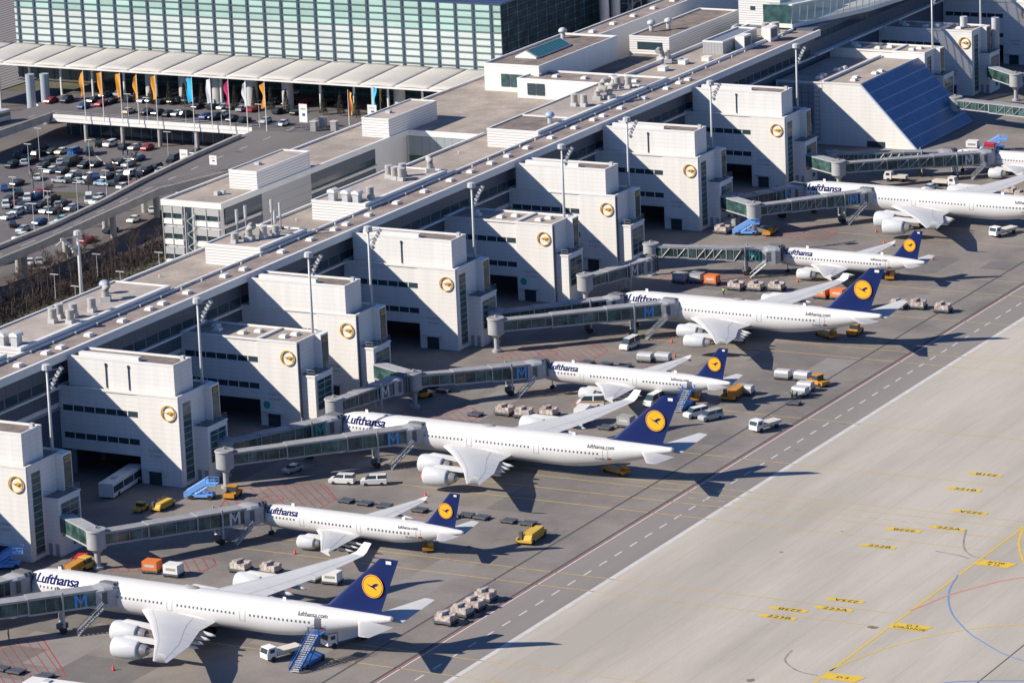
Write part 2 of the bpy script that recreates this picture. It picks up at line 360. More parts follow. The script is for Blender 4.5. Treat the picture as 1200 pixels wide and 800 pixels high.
AIRF = [(0,0),(.02,.35),(.08,.62),(.2,.9),(.38,1.0),(.6,.8),(.82,.4),(1,.04),(1,-.04),(.8,-.15),(.5,-.5),(.25,-.62),(.08,-.5),(.02,-.25)]
def wing_loft(b, secs, axis='h'):
    """secs: (u_le, chord, span_v, z, thickness) ; horizontal wing or vertical fin"""
    rings = []
    for u, c, v, z, t in secs:
        ring = []
        for a, h in AIRF:
            if axis == 'h': ring.append((v, -(u+a*c), z+h*t/2-a*c*.02))
            else: ring.append((v+h*t/2 if h else v, -(u+a*c), z))
        rings.append(ring)
    b.loft(rings)
WING = {'A346': dict(secs=[(27.3,14.9,2.4,3.55,1.5),(33.6,9.9,9.3,4.15,1.1),(41.5,6.6,19.5,5.1,.7),(48.6,2.6,30.6,6.15,.3)], wl=(50.6,1.5,32.1,8.1,.14), eng=[(27.1,10.3,2.35),(33.0,18.7,2.95)], er=1.85, el=6.6,
          ft=[(43.6,8.4),(44.3,11.2),(44.9,14),(45.7,16.8)], fin=[(58.5,16.5,7.2,.5),(63.0,10.2,8.2,.75),(73.4,3.5,17.2,.35)], finbase=(62,12), logo=(71.9,12.35,2.0),
          stab=[(69.2,6.9,1.2,6.2,.6),(70.0,6.3,2.3,6.35,.55),(75.1,2.0,10.6,7.4,.2)], nose=6.4, main=37.5, web=58.5, reg=60.2),
        'A343': dict(secs=[(20.6,14.2,2.4,3.65,1.5),(26.6,8.7,9.3,4.3,1.1),(33.6,5.8,19,5.2,.7),(39.7,2.3,28.8,6.2,.3)], wl=(41.2,1.4,30.0,7.6,.14), eng=[(21.5,9.6,2.9),(27.6,18.5,3.4)], er=1.35, el=6.0,
          ft=[(35.4,8.4),(36.1,11.2),(36.8,14),(37.7,16.8)], fin=[(47.5,15.5,7.3,.5),(51.5,9.6,8.3,.75),(61.2,3.4,17.2,.35)], logo=(59.7,12.55,1.98),
          stab=[(57.2,6.7,1.2,6.5,.6),(58.0,6.1,2.3,6.7,.55),(63.2,2.0,10.2,8.1,.2)], nose=6.4, main=30, web=47.5, reg=49),
        'A321': dict(secs=[(15.0,9.0,1.7,2.5,1.0),(18.7,6.1,6.3,3.0,.75),(25.4,1.6,16.9,4.15,.22)], wl=None, eng=[(13.9,5.75,1.45)], er=1.22, el=4.5,
          ft=[(24.9,5.0),(25.2,7.6),(25.9,10.6)], fin=[(34.7,8.2,5.2,.3),(37.2,5.7,6.0,.5),(42.1,2.1,11.8,.2)], logo=(41.15,8.48,1.42),
          stab=[(39.6,4.6,.8,4.35,.4),(40.1,4.2,1.6,4.5,.35),(42.6,1.6,6.2,5.0,.14)], nose=4.3, main=21.5, web=32.2, reg=33.8)}
WING['A320'] = dict(WING['A321']); _w = WING['A320']
_w.update(secs=[(u-4.27,c,v,z,t) for u,c,v,z,t in _w['secs']], eng=[(9.6,5.75,1.45)], ft=[(u-4.27,v) for u,v in _w['ft']], fin=[(u-6.94,c,z,t) for u,c,z,t in _w['fin']],
          logo=(34.1,8.48,1.42), stab=[(u-6.94,c,v,z,t) for u,c,v,z,t in _w['stab']], main=17.2, web=25.4, reg=27)
def slice_mesh(vs, fs, step):
    import bmesh
    bm = bmesh.new(); q = [bm.verts.new(v) for v in vs]
    for f in fs:
        try: bm.faces.new([q[i] for i in f])
        except ValueError: pass
    bmesh.ops.triangulate(bm, faces=bm.faces[:])
    z = min(v[1] for v in vs)+step
    while z < max(v[1] for v in vs):
        bmesh.ops.bisect_plane(bm, geom=bm.verts[:]+bm.edges[:]+bm.faces[:], plane_co=(0,z,0), plane_no=(0,1,0)); z += step
    bm.verts.index_update(); vs = [tuple(v.co) for v in bm.verts]; fs = [tuple(v.index for v in f.verts) for f in bm.faces]; bm.free(); return vs, fs
def crane(cx, cz, r, x, sgn=1):
    """the bird in a ring, drawn in the fin plane (y, z)"""
    pts = [(-.78,.30),(-.30,.02),(-.05,.02),(.12,.22),(.55,.34),(.60,.26),(.30,.12),(.62,.20),(.62,.12),(.32,.02),(.60,.06),(.58,-.02),(.25,-.08),(.05,-.10),(.30,-.38),(.22,-.38),(-.02,-.14),(-.30,-.06),(-.74,.26)]
    return [(x, -(cx)-p[0]*r, cz+p[1]*r) for p in pts]
def make_airliner(ty, label, group=None):
    L, r, cz, tz, st = fus_profile(ty); W = WING[ty]; big = r > 2.5
    root = empty('airliner', (0,0,0)); tag(root, label, 'airliner', 'airliners parked nose-in at the pier')
    b = MB(); b.loft([[(rr*math.cos(6.28318*k/32), -u, z+rr*math.sin(6.28318*k/32)) for k in range(32)] for u, rr, z in st])
    fus = b.build('fuselage', M['paint'], root, smooth=True)
    b = MB(); f0 = W['secs'][0]; a, c = f0[0]-2.2*(r/2.8), f0[1]+6*(r/2.8)     # belly fairing
    rings = []
    for t in [i/12 for i in range(13)]:
        s_ = math.sin(math.pi*min(1, max(0, t)))**.55 if 0 < t < 1 else .02
        rings.append([(r*1.1*s_*math.cos(6.28318*k/20), -(a+c*t), cz-.52*r+.62*r*s_*math.sin(6.28318*k/20)) for k in range(20)])
    b.loft(rings); b.build('belly_fairing', M['paint'], root, smooth=True)
    ex = MB(); ex.tube([(0,-L+.15,st[-1][2]),(0,-L-.22,st[-1][2])], st[-1][1]*.92, 14); ex.build('tail_exhaust', M['dgrey'], fus)
    for sd in (-1, 1):
        b = MB(); wing_loft(b, [(u,c,sd*v,z,t) for u,c,v,z,t in W['secs']]); wg = b.build('wing', M['wing'], root, smooth='auto')
        if W['wl']:
            b = MB(); s3 = W['secs'][-1]; wing_loft(b, [(s3[0],s3[1],sd*s3[2],s3[3],s3[4]), (s3[0]+.9,2.0,sd*(s3[2]+.7),s3[3]+.45,.2),(W['wl'][0],W['wl'][1],sd*W['wl'][2],W['wl'][3],W['wl'][4])]); b.build('winglet', M['paint'], wg, smooth='auto')
        else:
            b = MB(); s3 = W['secs'][-1]; x = sd*(s3[2]+.05); y = -s3[0]
            b.extr([(x,y+.1,s3[3]),(x,y-1.7,s3[3]+.75),(x,y-2.0,s3[3]+.7),(x,y-1.6,s3[3]),(x,y-2.0,s3[3]-.6),(x,y-1.6,s3[3]-.65)], (sd*.09,0,0)); b.build('wingtip_fence', M['paint'], wg)
        # control surface seam lines on the wing, spoilers
        b = MB()
        def wpt(fr, v):
            S_ = W['secs']
            for i in range(len(S_)-1):
                if S_[i][2] <= v <= S_[i+1][2]+.01:
                    t = (v-S_[i][2])/(S_[i+1][2]-S_[i][2]); u = S_[i][0]*(1-t)+S_[i+1][0]*t; c = S_[i][1]*(1-t)+S_[i+1][1]*t; z = S_[i][3]*(1-t)+S_[i+1][3]*t; th = S_[i][4]*(1-t)+S_[i+1][4]*t
                    for j in range(7):
                        if AIRF[j][0] <= fr <= AIRF[j+1][0]: q = (fr-AIRF[j][0])/(AIRF[j+1][0]-AIRF[j][0]); h = AIRF[j][1]*(1-q)+AIRF[j+1][1]*q
                    return Vector((sd*v, -(u+fr*c), z+h*th/2-fr*c*.02+.015))
            return Vector((sd*v, 0, 0))
        vmax = W['secs'][-1][2]
        for fr in (.14, .72):
            vs_ = [3.2+(vmax-3.6)*i/10 for i in range(11)]
            for i in range(10):
                p, q = wpt(fr, vs_[i]), wpt(fr, vs_[i+1]); d = Vector((0, .045, 0)); b.add([p-d, q-d, q+d, p+d], [(0,1,2,3)])
        for v in ([5.5, 9.5, 13, 16.5, 20.5, 25] if big else [4.2, 7, 10.5, 13.5]):
            p, q = wpt(.72, v), wpt(.985, v); d = Vector((.04, 0, 0)); b.add([p-d, q-d, q+d, p+d], [(0,1,2,3)])
        b.build('control_surface_seams', M['grey'], wg)
        for u, v in W['ft']:
            b = MB(); zz = wpt(.9, v).z-.45; b.tube([(sd*v,-u+3.4,zz+.1),(sd*v,-u+1.6,zz-.12),(sd*v,-u,zz-.28),(sd*v,-u-1.6,zz-.42),(sd*v,-u-2.5,zz-.5)], .3, 8, radii=[.05,.38,.42,.32,.05] if big else [.04,.24,.26,.18,.03])
            b.build('flap_track_fairing', M['paint'], wg, smooth=True)
        for eu, ev, ez in W['eng']:
            R0, el = W['er'], W['el']; e = MB(); ex_ = sd*ev
            prof = [(0,.80),(-.05*el,.88),(0-.0,.93),(.06*el,.99),(.25*el,1.04),(.5*el,1.02),(.68*el,.92),(.78*el,.82)]
            prof = [(.25,.55),(.04,.80),(0,.88),(.03*el,.95),(.12*el,1.02),(.32*el,1.05),(.55*el,1.0),(.72*el,.88),(.76*el,.84)]
            e.loft([[(ex_+R0*pr*math.cos(6.28318*k/24), -(eu+du), ez+R0*pr*math.sin(6.28318*k/24)) for k in range(24)] for du, pr in prof])
            en = e.build('engine_nacelle', M['engine'], root, smooth=True)
            c = MB(); c.loft([[(ex_+R0*pr*math.cos(6.28318*k/18), -(eu+du), ez+R0*pr*math.sin(6.28318*k/18)) for k in range(18)] for du, pr in [(.70*el,.66),(.85*el,.6),(.97*el,.42)]])
            c.loft([[(ex_+R0*pr*math.cos(6.28318*k/18), -(eu+du), ez+R0*pr*math.sin(6.28318*k/18)) for k in range(18)] for du, pr in [(.90*el,.3),(1.0*el,.22),(1.1*el,.03)]])
            c.build('exhaust_cone', M['metal'], en, smooth='auto')
            f = MB(); f.loft([[(ex_+R0*pr*math.cos(6.28318*k/20), -(eu+du), ez+R0*pr*math.sin(6.28318*k/20)) for k in range(20)] for du, pr in [(.2,.5),(.21,.84),(.8,.84),(.81,.3)]]); f.build('intake_fan', M['dgrey'], en)
            p = MB(); le = wpt(0.0, ev); zt = le.z-.1
            p.extr([(ex_-.22,-(eu+.18*el),ez+R0*.9),(ex_-.22,-(eu+.75*el),ez+R0*.75),(ex_-.22,-(eu+1.15*el),zt-.7),(ex_-.22,le.y-3.5,zt-.5),(ex_-.22,le.y-.2,zt+.22),(ex_-.22,-(eu+.4*el),ez+R0+.42)], (.44,0,0)); p.build('engine_pylon', M['paint'], en)
        b = MB(); wing_loft(b, [(u,c,sd*v,z,t) for u,c,v,z,t in W['stab']]); sb = b.build('tailplane', M['wing'], root, smooth='auto')
    b = MB(); wing_loft(b, [(u,c,0,z,t) for u,c,z,t in W['fin']], 'v'); fin = b.build('tail_fin', M['navy'], root, smooth='auto')
    lu, lz, lr = W['logo']
    for sd in (-1, 1):
        x = sd*(.30 if big else .20)
        b = MB(); n = 36
        c0 = [(x, -lu-lr*math.cos(6.28318*k/n), lz+lr*math.sin(6.28318*k/n)) for k in range(n)]
        b.add(c0, [tuple(range(n)) if sd > 0 else tuple(range(n))[::-1]]); lg = b.build('emblem_disc', M['orange'], fin)
        b = MB(); x2 = x+sd*.02
        for k in range(n):
            a0, a1 = 6.28318*k/n, 6.28318*(k+1)/n
            b.add([(x2,-lu-lr*q*math.cos(a),lz+lr*q*math.sin(a)) for a, q in ((a0,.93),(a1,.93),(a1,.885),(a0,.885))], [(0,1,2,3)])
        pts = crane(lu, lz, lr, x2)
        # bird as thin triangulated strips: neck, body, wing, legs
        def strip(P, wd):
            for i in range(len(P)-1):
                (a, c_), (d, e_) = P[i], P[i+1]; dx, dz = d-a, e_-c_; ll = math.hypot(dx, dz); nx, nz = -dz/ll, dx/ll
                b.add([(x2,-lu-(a+nx*wd[i])*lr,lz+(c_+nz*wd[i])*lr),(x2,-lu-(a-nx*wd[i])*lr,lz+(c_-nz*wd[i])*lr),(x2,-lu-(d-nx*wd[i+1])*lr,lz+(e_-nz*wd[i+1])*lr),(x2,-lu-(d+nx*wd[i+1])*lr,lz+(e_+nz*wd[i+1])*lr)], [(0,1,2,3)])
        mir = sd
        strip([(.0-.62,.24),(-.35,.06),(-.12,-.02),(.08,-.06),(.3,-.26),(.42,-.34)], [.015,.035,.07,.10,.03,.01])
        strip([(-.02,-.02),(.16,.12),(.36,.20),(.6,.22)], [.07,.09,.08,.03]); strip([(.05,-.04),(.25,.05),(.52,.10)], [.06,.07,.02])
        b.build('emblem_bird', M['navy'], lg)
    b = MB()
    for sd in (-1,1): b.add([(sd*.19,-W['fin'][-1][0]-dy,W['fin'][-1][2]-dz) for dy, dz in ((1.2,.25),(2.2,.25),(2.2,.8),(1.2,.8))] if big else [(sd*.12,-W['fin'][-1][0]-dy,W['fin'][-1][2]-dz) for dy, dz in ((.8,.2),(1.4,.2),(1.4,.55),(.8,.55))], [(0,1,2,3)])
    b.build('fin_flag_patch', M['white'], fin)
    # name on the nose and web address at the back, wrapped on the skin
    def skin_text(name, body, u0, z0, h, width, m, side):
        vs, fs = slice_mesh(*text_mesh(body, h, 0, .006*h, center=False), h/9); xs = [p[0] for p in vs]; w = max(xs)-min(xs); k = width/w; x0 = min(xs)
        b = MB()
        for sh in ((0, 1, 2) if h > 1.5 else (1,)):
         q = []
         for p in vs:
            d = (p[0]-x0)*k+(sh-1)*.028*h; u = u0+d if side < 0 else u0+width-d; rr, cc = rad_at(st, u); a0 = math.asin(max(-.99, min(.99, (z0-cc)/rr))); a = a0+p[1]/rr
            q.append((side*(rr+.04+sh*.006)*math.cos(a), -u, cc+(rr+.04+sh*.006)*math.sin(a)))
         b.add(q, fs)
        b.build(name, m, fus)
    for sd in (-1, 1):
        if big: skin_text('airline_name', 'Lufthansa', 6.0, cz+1.25, 2.5, 8.8, M['lettering'], sd); skin_text('web_address', 'lufthansa.com', W['web'], cz+1.55, 1.1, 5.4, M['letgrey'], sd)
        else: skin_text('airline_name', 'Lufthansa', 4.7, cz+.9, 1.9, 6.6, M['lettering'], sd); skin_text('web_address', 'lufthansa.com', W['web'], cz+1.05, .8, 3.8, M['letgrey'], sd)
        skin_text('registration', 'D-AIHK' if big else 'D-AIRH', W['reg'], cz-.5, .55, 1.9, M['letgrey'], sd)
    b = MB()
    for i, m_ in enumerate((0,1,2)): ribbon_patch(b, st, W['reg']+2.3, W['reg']+3.1, cz-.12-.17*i, cz-.29-.17*i, .03, -1, 1, i)
    b.build('national_flag', [M['black'], M['red'], M['orange']], fus)
    # cabin windows (left side), doors
    zwin = cz+(.62 if big else .36)
    doors = {'A346': [5.0, 17.6, 33.4, 47.9, 62.2], 'A343': [5.0, 17.2, 37.0, 51.2], 'A321': [4.2, 12.3, 24.2, 36.2], 'A320': [4.2, 29.3]}[ty]
    wb = MB(); dxw = .28 if big else .2
    wb.add([(-.0, .13, -.2), (-.0, -.13, -.2), (-.0, -.13, .2), (-.0, .13, .2)], [(0,1,2,3)]); wmesh = wb.build('cabin_window', M['winglass'], None, link=False).data
    u = doors[0]+2.0; kk = 0
    while u < doors[-1]-1.4:
        if all(abs(u-d) > 1.35 for d in doors):
            p = onfus(st, u, zwin, .03); rr, cc = rad_at(st, u)
            o = inst('cabin_window', wmesh, fus, p); o.rotation_euler = (0, math.asin((zwin-cc)/rr), 0); kk += 1
            o.scale = (1, 1.1, .95)
        u += .80 if big else .74
    for d in doors:
        b = MB(); w2, z0, z1 = (.55, zwin-1.15, zwin+.85) if big else (.45, zwin-1.0, zwin+.75)
        for (a, c_, e, g) in ((d-w2,d-w2+.07,z0,z1),(d+w2-.07,d+w2,z0,z1),(d-w2,d+w2,z0,z0+.07),(d-w2,d+w2,z1-.07,z1)): ribbon_patch(b, st, a, c_, e, g, .025)
        b.build('cabin_door', M['grey'], fus)
    if 'open rear door' in label:
        b = MB(); d = doors[-1]; w2, z0, z1 = (.6, zwin-1.15, zwin+.85) if big else (.5, zwin-1.0, zwin+.75); ribbon_patch(b, st, d-w2, d+w2, z0, z1, .04); b.build('open_doorway', M['dgrey'], fus)
    b = MB(); kz = 1 if big else .78                               # cockpit glass
    for sd in (-1, 1):
        for a, c_ in ((2.0,2.7),(2.8,3.6)): ribbon_patch(b, st, a*kz, c_*kz, cz+.75*kz*1.0, cz+1.45*kz, .03, sd, 2)
    b.build('cockpit_windows', M['darkglass'], fus)
    MB().box(-.05,.05,-9.6,-9,cz+r-.05,cz+r+.55).build('aerial', M['white'], fus); MB().box(-.05,.05,-L*.72-.6,-L*.72,cz+r-.05,cz+r+.5).build('aerial', M['white'], fus)
    if big:
        b = MB(); rings = []
        for t in (0,.2,.5,.8,1):
            s_ = math.sin(math.pi*t)**.5 if 0 < t < 1 else .02; rings.append([(.75*s_*math.cos(6.28318*k/12), -L*.46-t*3.2, cz+r-.08+.42*s_*math.sin(6.28318*k/12)) for k in range(12)])
        b.loft(rings); b.build('antenna_dome', M['concd'], fus, smooth=True)
    # landing gear
    def gear(u, x, rw, n, ztop, wdt):
        b = MB(); b.cyl(x, -u, rw, ztop, .16 if big else .11, n=8); g = b.build('landing_gear', M['lgrey'], root)
        for i in range(n):
            for s_ in (-1, 1):
                yy = -u+(i-(n-1)/2)*rw*2.5; t = MB(); t.tube([(x+s_*wdt-.16, yy, rw), (x+s_*wdt+.16, yy, rw)], rw, 16); t.build('wheel', M['black'], g)
    gear(W['nose'], 0, .52 if big else .38, 1, cz-r+.6, .33 if big else .26)
    for sd in (-1, 1): gear(W['main'], sd*(5.3 if big else 3.8), .68 if big else .58, 2 if big else 1, cz-.4*r, .62 if big else .45)
    if ty in ('A346',): gear(W['main']+1.2, 0, .68, 2, cz-.5*r, .62)
    return root
for ty, nm, x, y in [('A346','four-engined airliner at the bottom left with blue stairs against its open rear door',564.9,409.8),
                     ('A321','twin-engined airliner between the two nearest four-engined ones',617.4,395.1),
                     ('A346','four-engined airliner in the middle of the picture, two covered bridges docked and no stairs',671.1,410.8),
                     ('A321','twin-engined airliner with blue passenger stairs at its open rear door',724.4,393.8),
                     ('A343','four-engined airliner with slim engines, behind the twin-engined one with stairs',775.4,402.5),
                     ('A320','shortest twin-engined airliner, docked at the bridge with the green letter',830.7,390.2),
                     ('A346','four-engined airliner at the right edge whose tail lies outside the picture',887.2,411.3),
                     ('A321','airliner at the top right of which only the front half shows beyond the far wing',940.5,393.3)]:
    a = make_airliner(ty, nm); a.location = (x, y, 0); a.rotation_euler = (0, 0, DEL)
# ------------------------------------------------------------ pier: gate towers
def parapet(b, x0, x1, y0, y1, z, t=.35, h=.35, m=0):
    """raised white rim round a roof"""
    b.box(x0,x1,y0,y0+t,z,z+h,m); b.box(x0,x1,y1-t,y1,z,z+h,m); b.box(x0,x0+t,y0+t,y1-t,z,z+h,m); b.box(x1-t,x1,y0+t,y1-t,z,z+h,m)
def rail(b, pts, z, h=1.05, step=1.4, t=.06):
    for i in range(len(pts)-1):
        a, c = Vector((*pts[i], z)), Vector((*pts[i+1], z)); n = max(1, int((c-a).length/step))
        for k in range(n+1): p = a.lerp(c, k/n); b.bar(p, p+Vector((0,0,h)), t)
        for hh in (h*.5, h): b.bar(a+Vector((0,0,hh)), c+Vector((0,0,hh)), t)
def emblem(parent, x, y, z, r=1.55):
    b = MB(); n = 28
    for rr in (r,):
        for k in range(n):
            a0, a1 = 6.28318*k/n, 6.28318*(k+1)/n
            def P(a, q, xx): return (xx, y+q*math.cos(a), z+q*math.sin(a))
            for xx in (x-.35, x-.12):
                b.add([P(a0,r,xx),P(a1,r,xx),P(a1,r*.905,xx),P(a0,r*.905,xx)], [(0,1,2,3)])
            b.add([P(a0,r,x-.35),P(a1,r,x-.35),P(a1,r,x-.12),P(a0,r,x-.12)], [(0,1,2,3)])
            b.add([P(a0,r*.905,x-.35),P(a1,r*.905,x-.35),P(a1,r*.905,x-.12),P(a0,r*.905,x-.12)], [(3,2,1,0)])
    e = b.build('emblem_ring', M['gold'], parent)
    b = MB()
    def strip(P, wd):
        for i in range(len(P)-1):
            (a, c_), (d, e_) = P[i], P[i+1]; dx, dz = d-a, e_-c_; ll = math.hypot(dx, dz); nx, nz = -dz/ll, dx/ll
            q = [(x-.34,y-(a+nx*wd[i])*r,z+(c_+nz*wd[i])*r),(x-.34,y-(a-nx*wd[i])*r,z+(c_-nz*wd[i])*r),(x-.34,y-(d-nx*wd[i+1])*r,z+(e_-nz*wd[i+1])*r),(x-.34,y-(d+nx*wd[i+1])*r,z+(e_+nz*wd[i+1])*r)]
            b.extr(q, (.16,0,0))
    strip([(-.86,.24),(-.45,.08),(-.12,.0),(.12,-.06),(.36,-.26),(.74,-.42)], [.02,.035,.07,.09,.04,.03])
    strip([(-.10,.02),(.14,.12),(.42,.18),(.66,.16)], [.05,.10,.09,.02]); strip([(.0,-.04),(.3,.0),(.55,.02)], [.06,.07,.02])
    b.build('emblem_bird', M['gold'], e)
    return e
pane_mesh = MB().box(-.02,.02,-1.12,1.12,-.55,.55).build('window', M['darkglass'], None, link=False).data
slitg = M['teal']
def gate_tower(x0, ty, number, label, deep=449.4):
    """x0 = west face; front at y=422.4; bridge block back to the pier"""
    root = empty('gate_tower', (x0, 422.4, 0)); tag(root, label, 'gate tower', 'white gate towers in front of the pier')
    Wd = 12.2 if ty == 'A' else 9.6; D = deep-422.4
    # local frame: x right along pier, y towards pier
    b = MB()
    b.box(0,Wd,0,9.1,0,17.25); b.box(.16,Wd,9.1,D,5.2,17.25)
    if ty in 'AF': pass
    wall = b.build('wall', M['clad'], root)
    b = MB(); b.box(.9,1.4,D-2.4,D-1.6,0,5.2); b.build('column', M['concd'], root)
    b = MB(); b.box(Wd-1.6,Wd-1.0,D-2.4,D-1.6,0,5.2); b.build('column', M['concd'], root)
    b = MB(); b.box(Wd-.5,Wd-.2,9.15,D,0,5.19); b.build('passage_shade_wall', M['dgrey'], root)  # added dark wall standing in for the shade inside the passage
    b = MB(); b.box(.3,Wd-.3,.3,D,17.25,17.3); b.build('roof', M['roof'] if ty != 'A' else M['roofd'], root)
    b = MB(); parapet(b, -.08, Wd+.08, -.08, D, 17.253, .38, .42)
    if ty in 'BF': b.box(.38,Wd-.38,8.7,9.15,17.3,17.7); b.box(.38,Wd-.38,9.6,9.9,17.3,17.55)
    b.build('parapet', M['white'], root)
    if ty in 'AC':
        xa = .95 if ty == 'A' else .02; ya = 1.1 if ty == 'A' else 1.1; xb = xa+6.3; yb = D-2
        if ty == 'C': ya = 2.2
        b = MB(); b.box(xa,xb,ya,yb,17.31,23.1); ub = b.build('upper_box', M['clad'], root)
        b = MB(); b.box(xa+.3,xb-.3,ya+.3,yb-.3,23.1,23.14); b.build('upper_roof', M['roofd'], ub)
        b = MB(); parapet(b, xa-.05, xb+.05, ya-.05, yb, 23.105, .3, .4); b.build('upper_parapet', M['white'], ub)
        b = MB(); b.box(xa+1.0,xa+2.1,9.5,yb-2,23.15,24.0); b.build('roof_duct', M['white'], ub)
        b = MB(); b.box(xb-1.9,xb-1.2,ya+.5,ya+1.3,23.15,24.1); b.build('roof_vent', M['lgrey'], ub)
        for yy in ((16.3, 11.2) if ty == 'A' and number == '224' else (13.2,) if ty == 'A' else ()):
            b = MB(); b.cyl(xa-.14, yy, 17.8, 22.4, .11, n=6); b.cyl(xa-.14, yy, 22.1, 22.6, .2, n=6); b.build('downpipe', M['dgrey'], ub)
    else:
        for (xx, yy) in ((3,4.4),(5.4,3.2),(3,14),(5.2,11.5),(3.4,20),(6,22)):
            b = MB(); b.box(xx,xx+1.5,yy,yy+1.5,17.3,17.75); b.box(xx+.15,xx+1.35,yy+.15,yy+1.35,17.75,17.9); b.build('skylight', M['white'], root)
    if ty == 'A':
        b = MB(); b.box(1.6,3.4,1.5,2.8,17.3,17.75); b.build('roof_hatch', M['lgrey'], root)
        b = MB(); b.box(3.0,3.8,4.2,5.0,17.3,17.8); b.build('roof_unit', M['white'], root)
    # ribbon windows with seven panes each
    for zz in (13.35, 7.95):
        for k in range(7):
            inst('window', pane_mesh, root, (.15, 10.3+k*2.46, zz))
        b = MB(); b.box(.10,.15,9.2,26.2,zz-.62,zz-.55); b.build('window_sill', M['lgrey'], root)
    b = MB(); b.box(-.05,-.01,4.6,7.4,0,2.5); b.build('double_door', M['darkglass'], root)
    b = MB(); b.box(-.9,0,4.2,8.2,2.8,2.95); b.build('door_canopy', M['lgrey'], root)
    b = MB()
    for i, s in enumerate(('GATE AREA', 'H 224')):
        pass
    emblem(root, 0, -422.4+424.55 if ty != 'A' else 2.2, 14.35)
    # front: tall glass strip, slab with the stand number, lower box
    fx = 1.7 if ty in 'AF' else None
    if fx:
        b = MB(); b.box(1.6,4.3,-.03,.02,.8,16.0); g = b.build('stair_glazing', M['teal'], root)
        b = MB()
        for k in range(12): b.box(1.6,4.3,-.07,-.03,1.0+k*1.28,1.09+k*1.28)
        b.build('glazing_bars', M['lgrey'], g)
    sx0, sx1 = Wd-2.9, Wd
    b = MB(); b.box(sx0,sx1,-1.5,-.02,10.85,17.6); sl_ = b.build('number_slab', M['clad'], root)
    b = MB(); b.box(sx0+.35,sx1-.3,-1.56,-1.51,10.9,17.2); g = b.build('slab_glazing', M['teal'], sl_)
    b = MB(); b.box(sx0+.4,sx1-.35,-1.60,-1.57,15.8,17.1); b.build('number_board', M['dgrey'], g)
    vs, fs = text_mesh(number, 1.35, 0, .03); b = MB(); b.add([((sx0+sx1)/2+p[0]*.95, -1.63, 16.45+p[1]) for p in vs], fs); b.build('stand_number', M['yellow'], g)
    lx0, lx1 = (4.9, 11.8) if ty in 'AF' else (1.1, 7.9)
    b = MB(); b.box(lx0,lx1,-3.1,-.01,0,10.4); lb = b.build('lower_box', M['clad'], root)
    b = MB(); b.box(lx0-.12,lx1+.12,-3.22,-.02,10.41,10.8); b.build('box_cornice', M['white'], lb)
    b = MB(); b.box(lx0+.2,lx1-.2,-2.9,-.05,10.8,10.84); b.build('box_roof', M['dgrey'], lb)
    b = MB(); rail(b, [(lx0,-.1),(lx0,-3.1),(lx1,-3.1),(lx1,-.1)], 10.84); b.build('railing', M['grey'], lb)
    b = MB(); b.box(lx0+.7,lx1-.5,-3.15,-3.11,3.6,9.6); g = b.build('box_glazing', M['teal'], lb)
    b = MB()
    for k in range(4): b.box(lx0+.7,lx1-.5,-3.2,-3.15,5.0+k*1.25,5.1+k*1.25)
    for k in range(3): b.box(lx0+.7+k*2.65,lx0+.8+k*2.65,-3.2,-3.15,3.6,9.6)
    b.build('glazing_bars', M['lgrey'], g)
    if ty in 'AF':
        for xx in (lx0-.03,):
            for yy in (-1.2,-2.6):
                pass
        b = MB(); b.box(lx0-.04,lx0-.01,-1.2,-.4,0,2.3); b.build('service_door', M['grey'], lb)
        b = MB(); b.box(lx0-.04,lx0-.01,-2.7,-1.9,0,2.3); b.build('service_door', M['grey'], lb)
        b = MB(); b.box(lx1-3,lx1-1.6,-3.16,-3.12,1.2,2.2); b.build('wall_vent', M['dgrey'], lb)
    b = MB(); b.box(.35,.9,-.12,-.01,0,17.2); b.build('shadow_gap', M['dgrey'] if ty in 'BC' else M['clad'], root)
    # small wall lettering near the door
    for i, s in enumerate(('FLUGSTEIG', 'G 2 SUED')):
        vs, fs = text_mesh(s, .62, 0, .01); b = MB(); b.add([(-.03, 5.6-p[0], 6.6-i*1.0+p[1]) for p in vs], fs); b.build('wall_lettering', M['grey'], root)
    if ty in 'BF':
        b = MB(); q = [(-.03, 7.6-.8*math.cos(6.283*k/20), 4.3+.8*math.sin(6.283*k/20)) for k in range(20)]; b.add(q, [tuple(range(20))]); b.build('round_sign', M['greenm'], root)
    return root
TOWERS = [(587.3,'A','225','nearest gate tower, cut by the left edge, with a stepped upper storey'),
          (637.2,'A','224','stepped gate tower with an airport bus parked under its bridge'),
          (680.4,'B','223','flat-roofed gate tower, second nearest one, with two small skylights by its front edge'),
          (703.4,'C','222','gate tower with a tall flush upper box, nearest of the two like it'),
          (744.6,'A','221','stepped gate tower right of the middle airliner nose'),
          (788.3,'B','220','flat-roofed gate tower with a green round sign beside its dark passage'),
          (818.6,'C','219','gate tower with flush upper box behind the bridge with the green letter'),
          (861.2,'A','218','stepped gate tower with light blue belt steps parked at its foot'),
          (909.5,'A','217','farthest stepped gate tower, directly before the solar panel building'),
          (996.8,'F','216','gate tower mostly hidden behind the sloping solar panels'),
          (1029.0,'F','215','flat-roofed gate tower right of the solar panels, light patches on its wall'),
          (1074.0,'A','214','gate tower cut by the top right edge of the picture')]
for x0, ty, num, lab in TOWERS: gate_tower(x0, ty, num, lab)
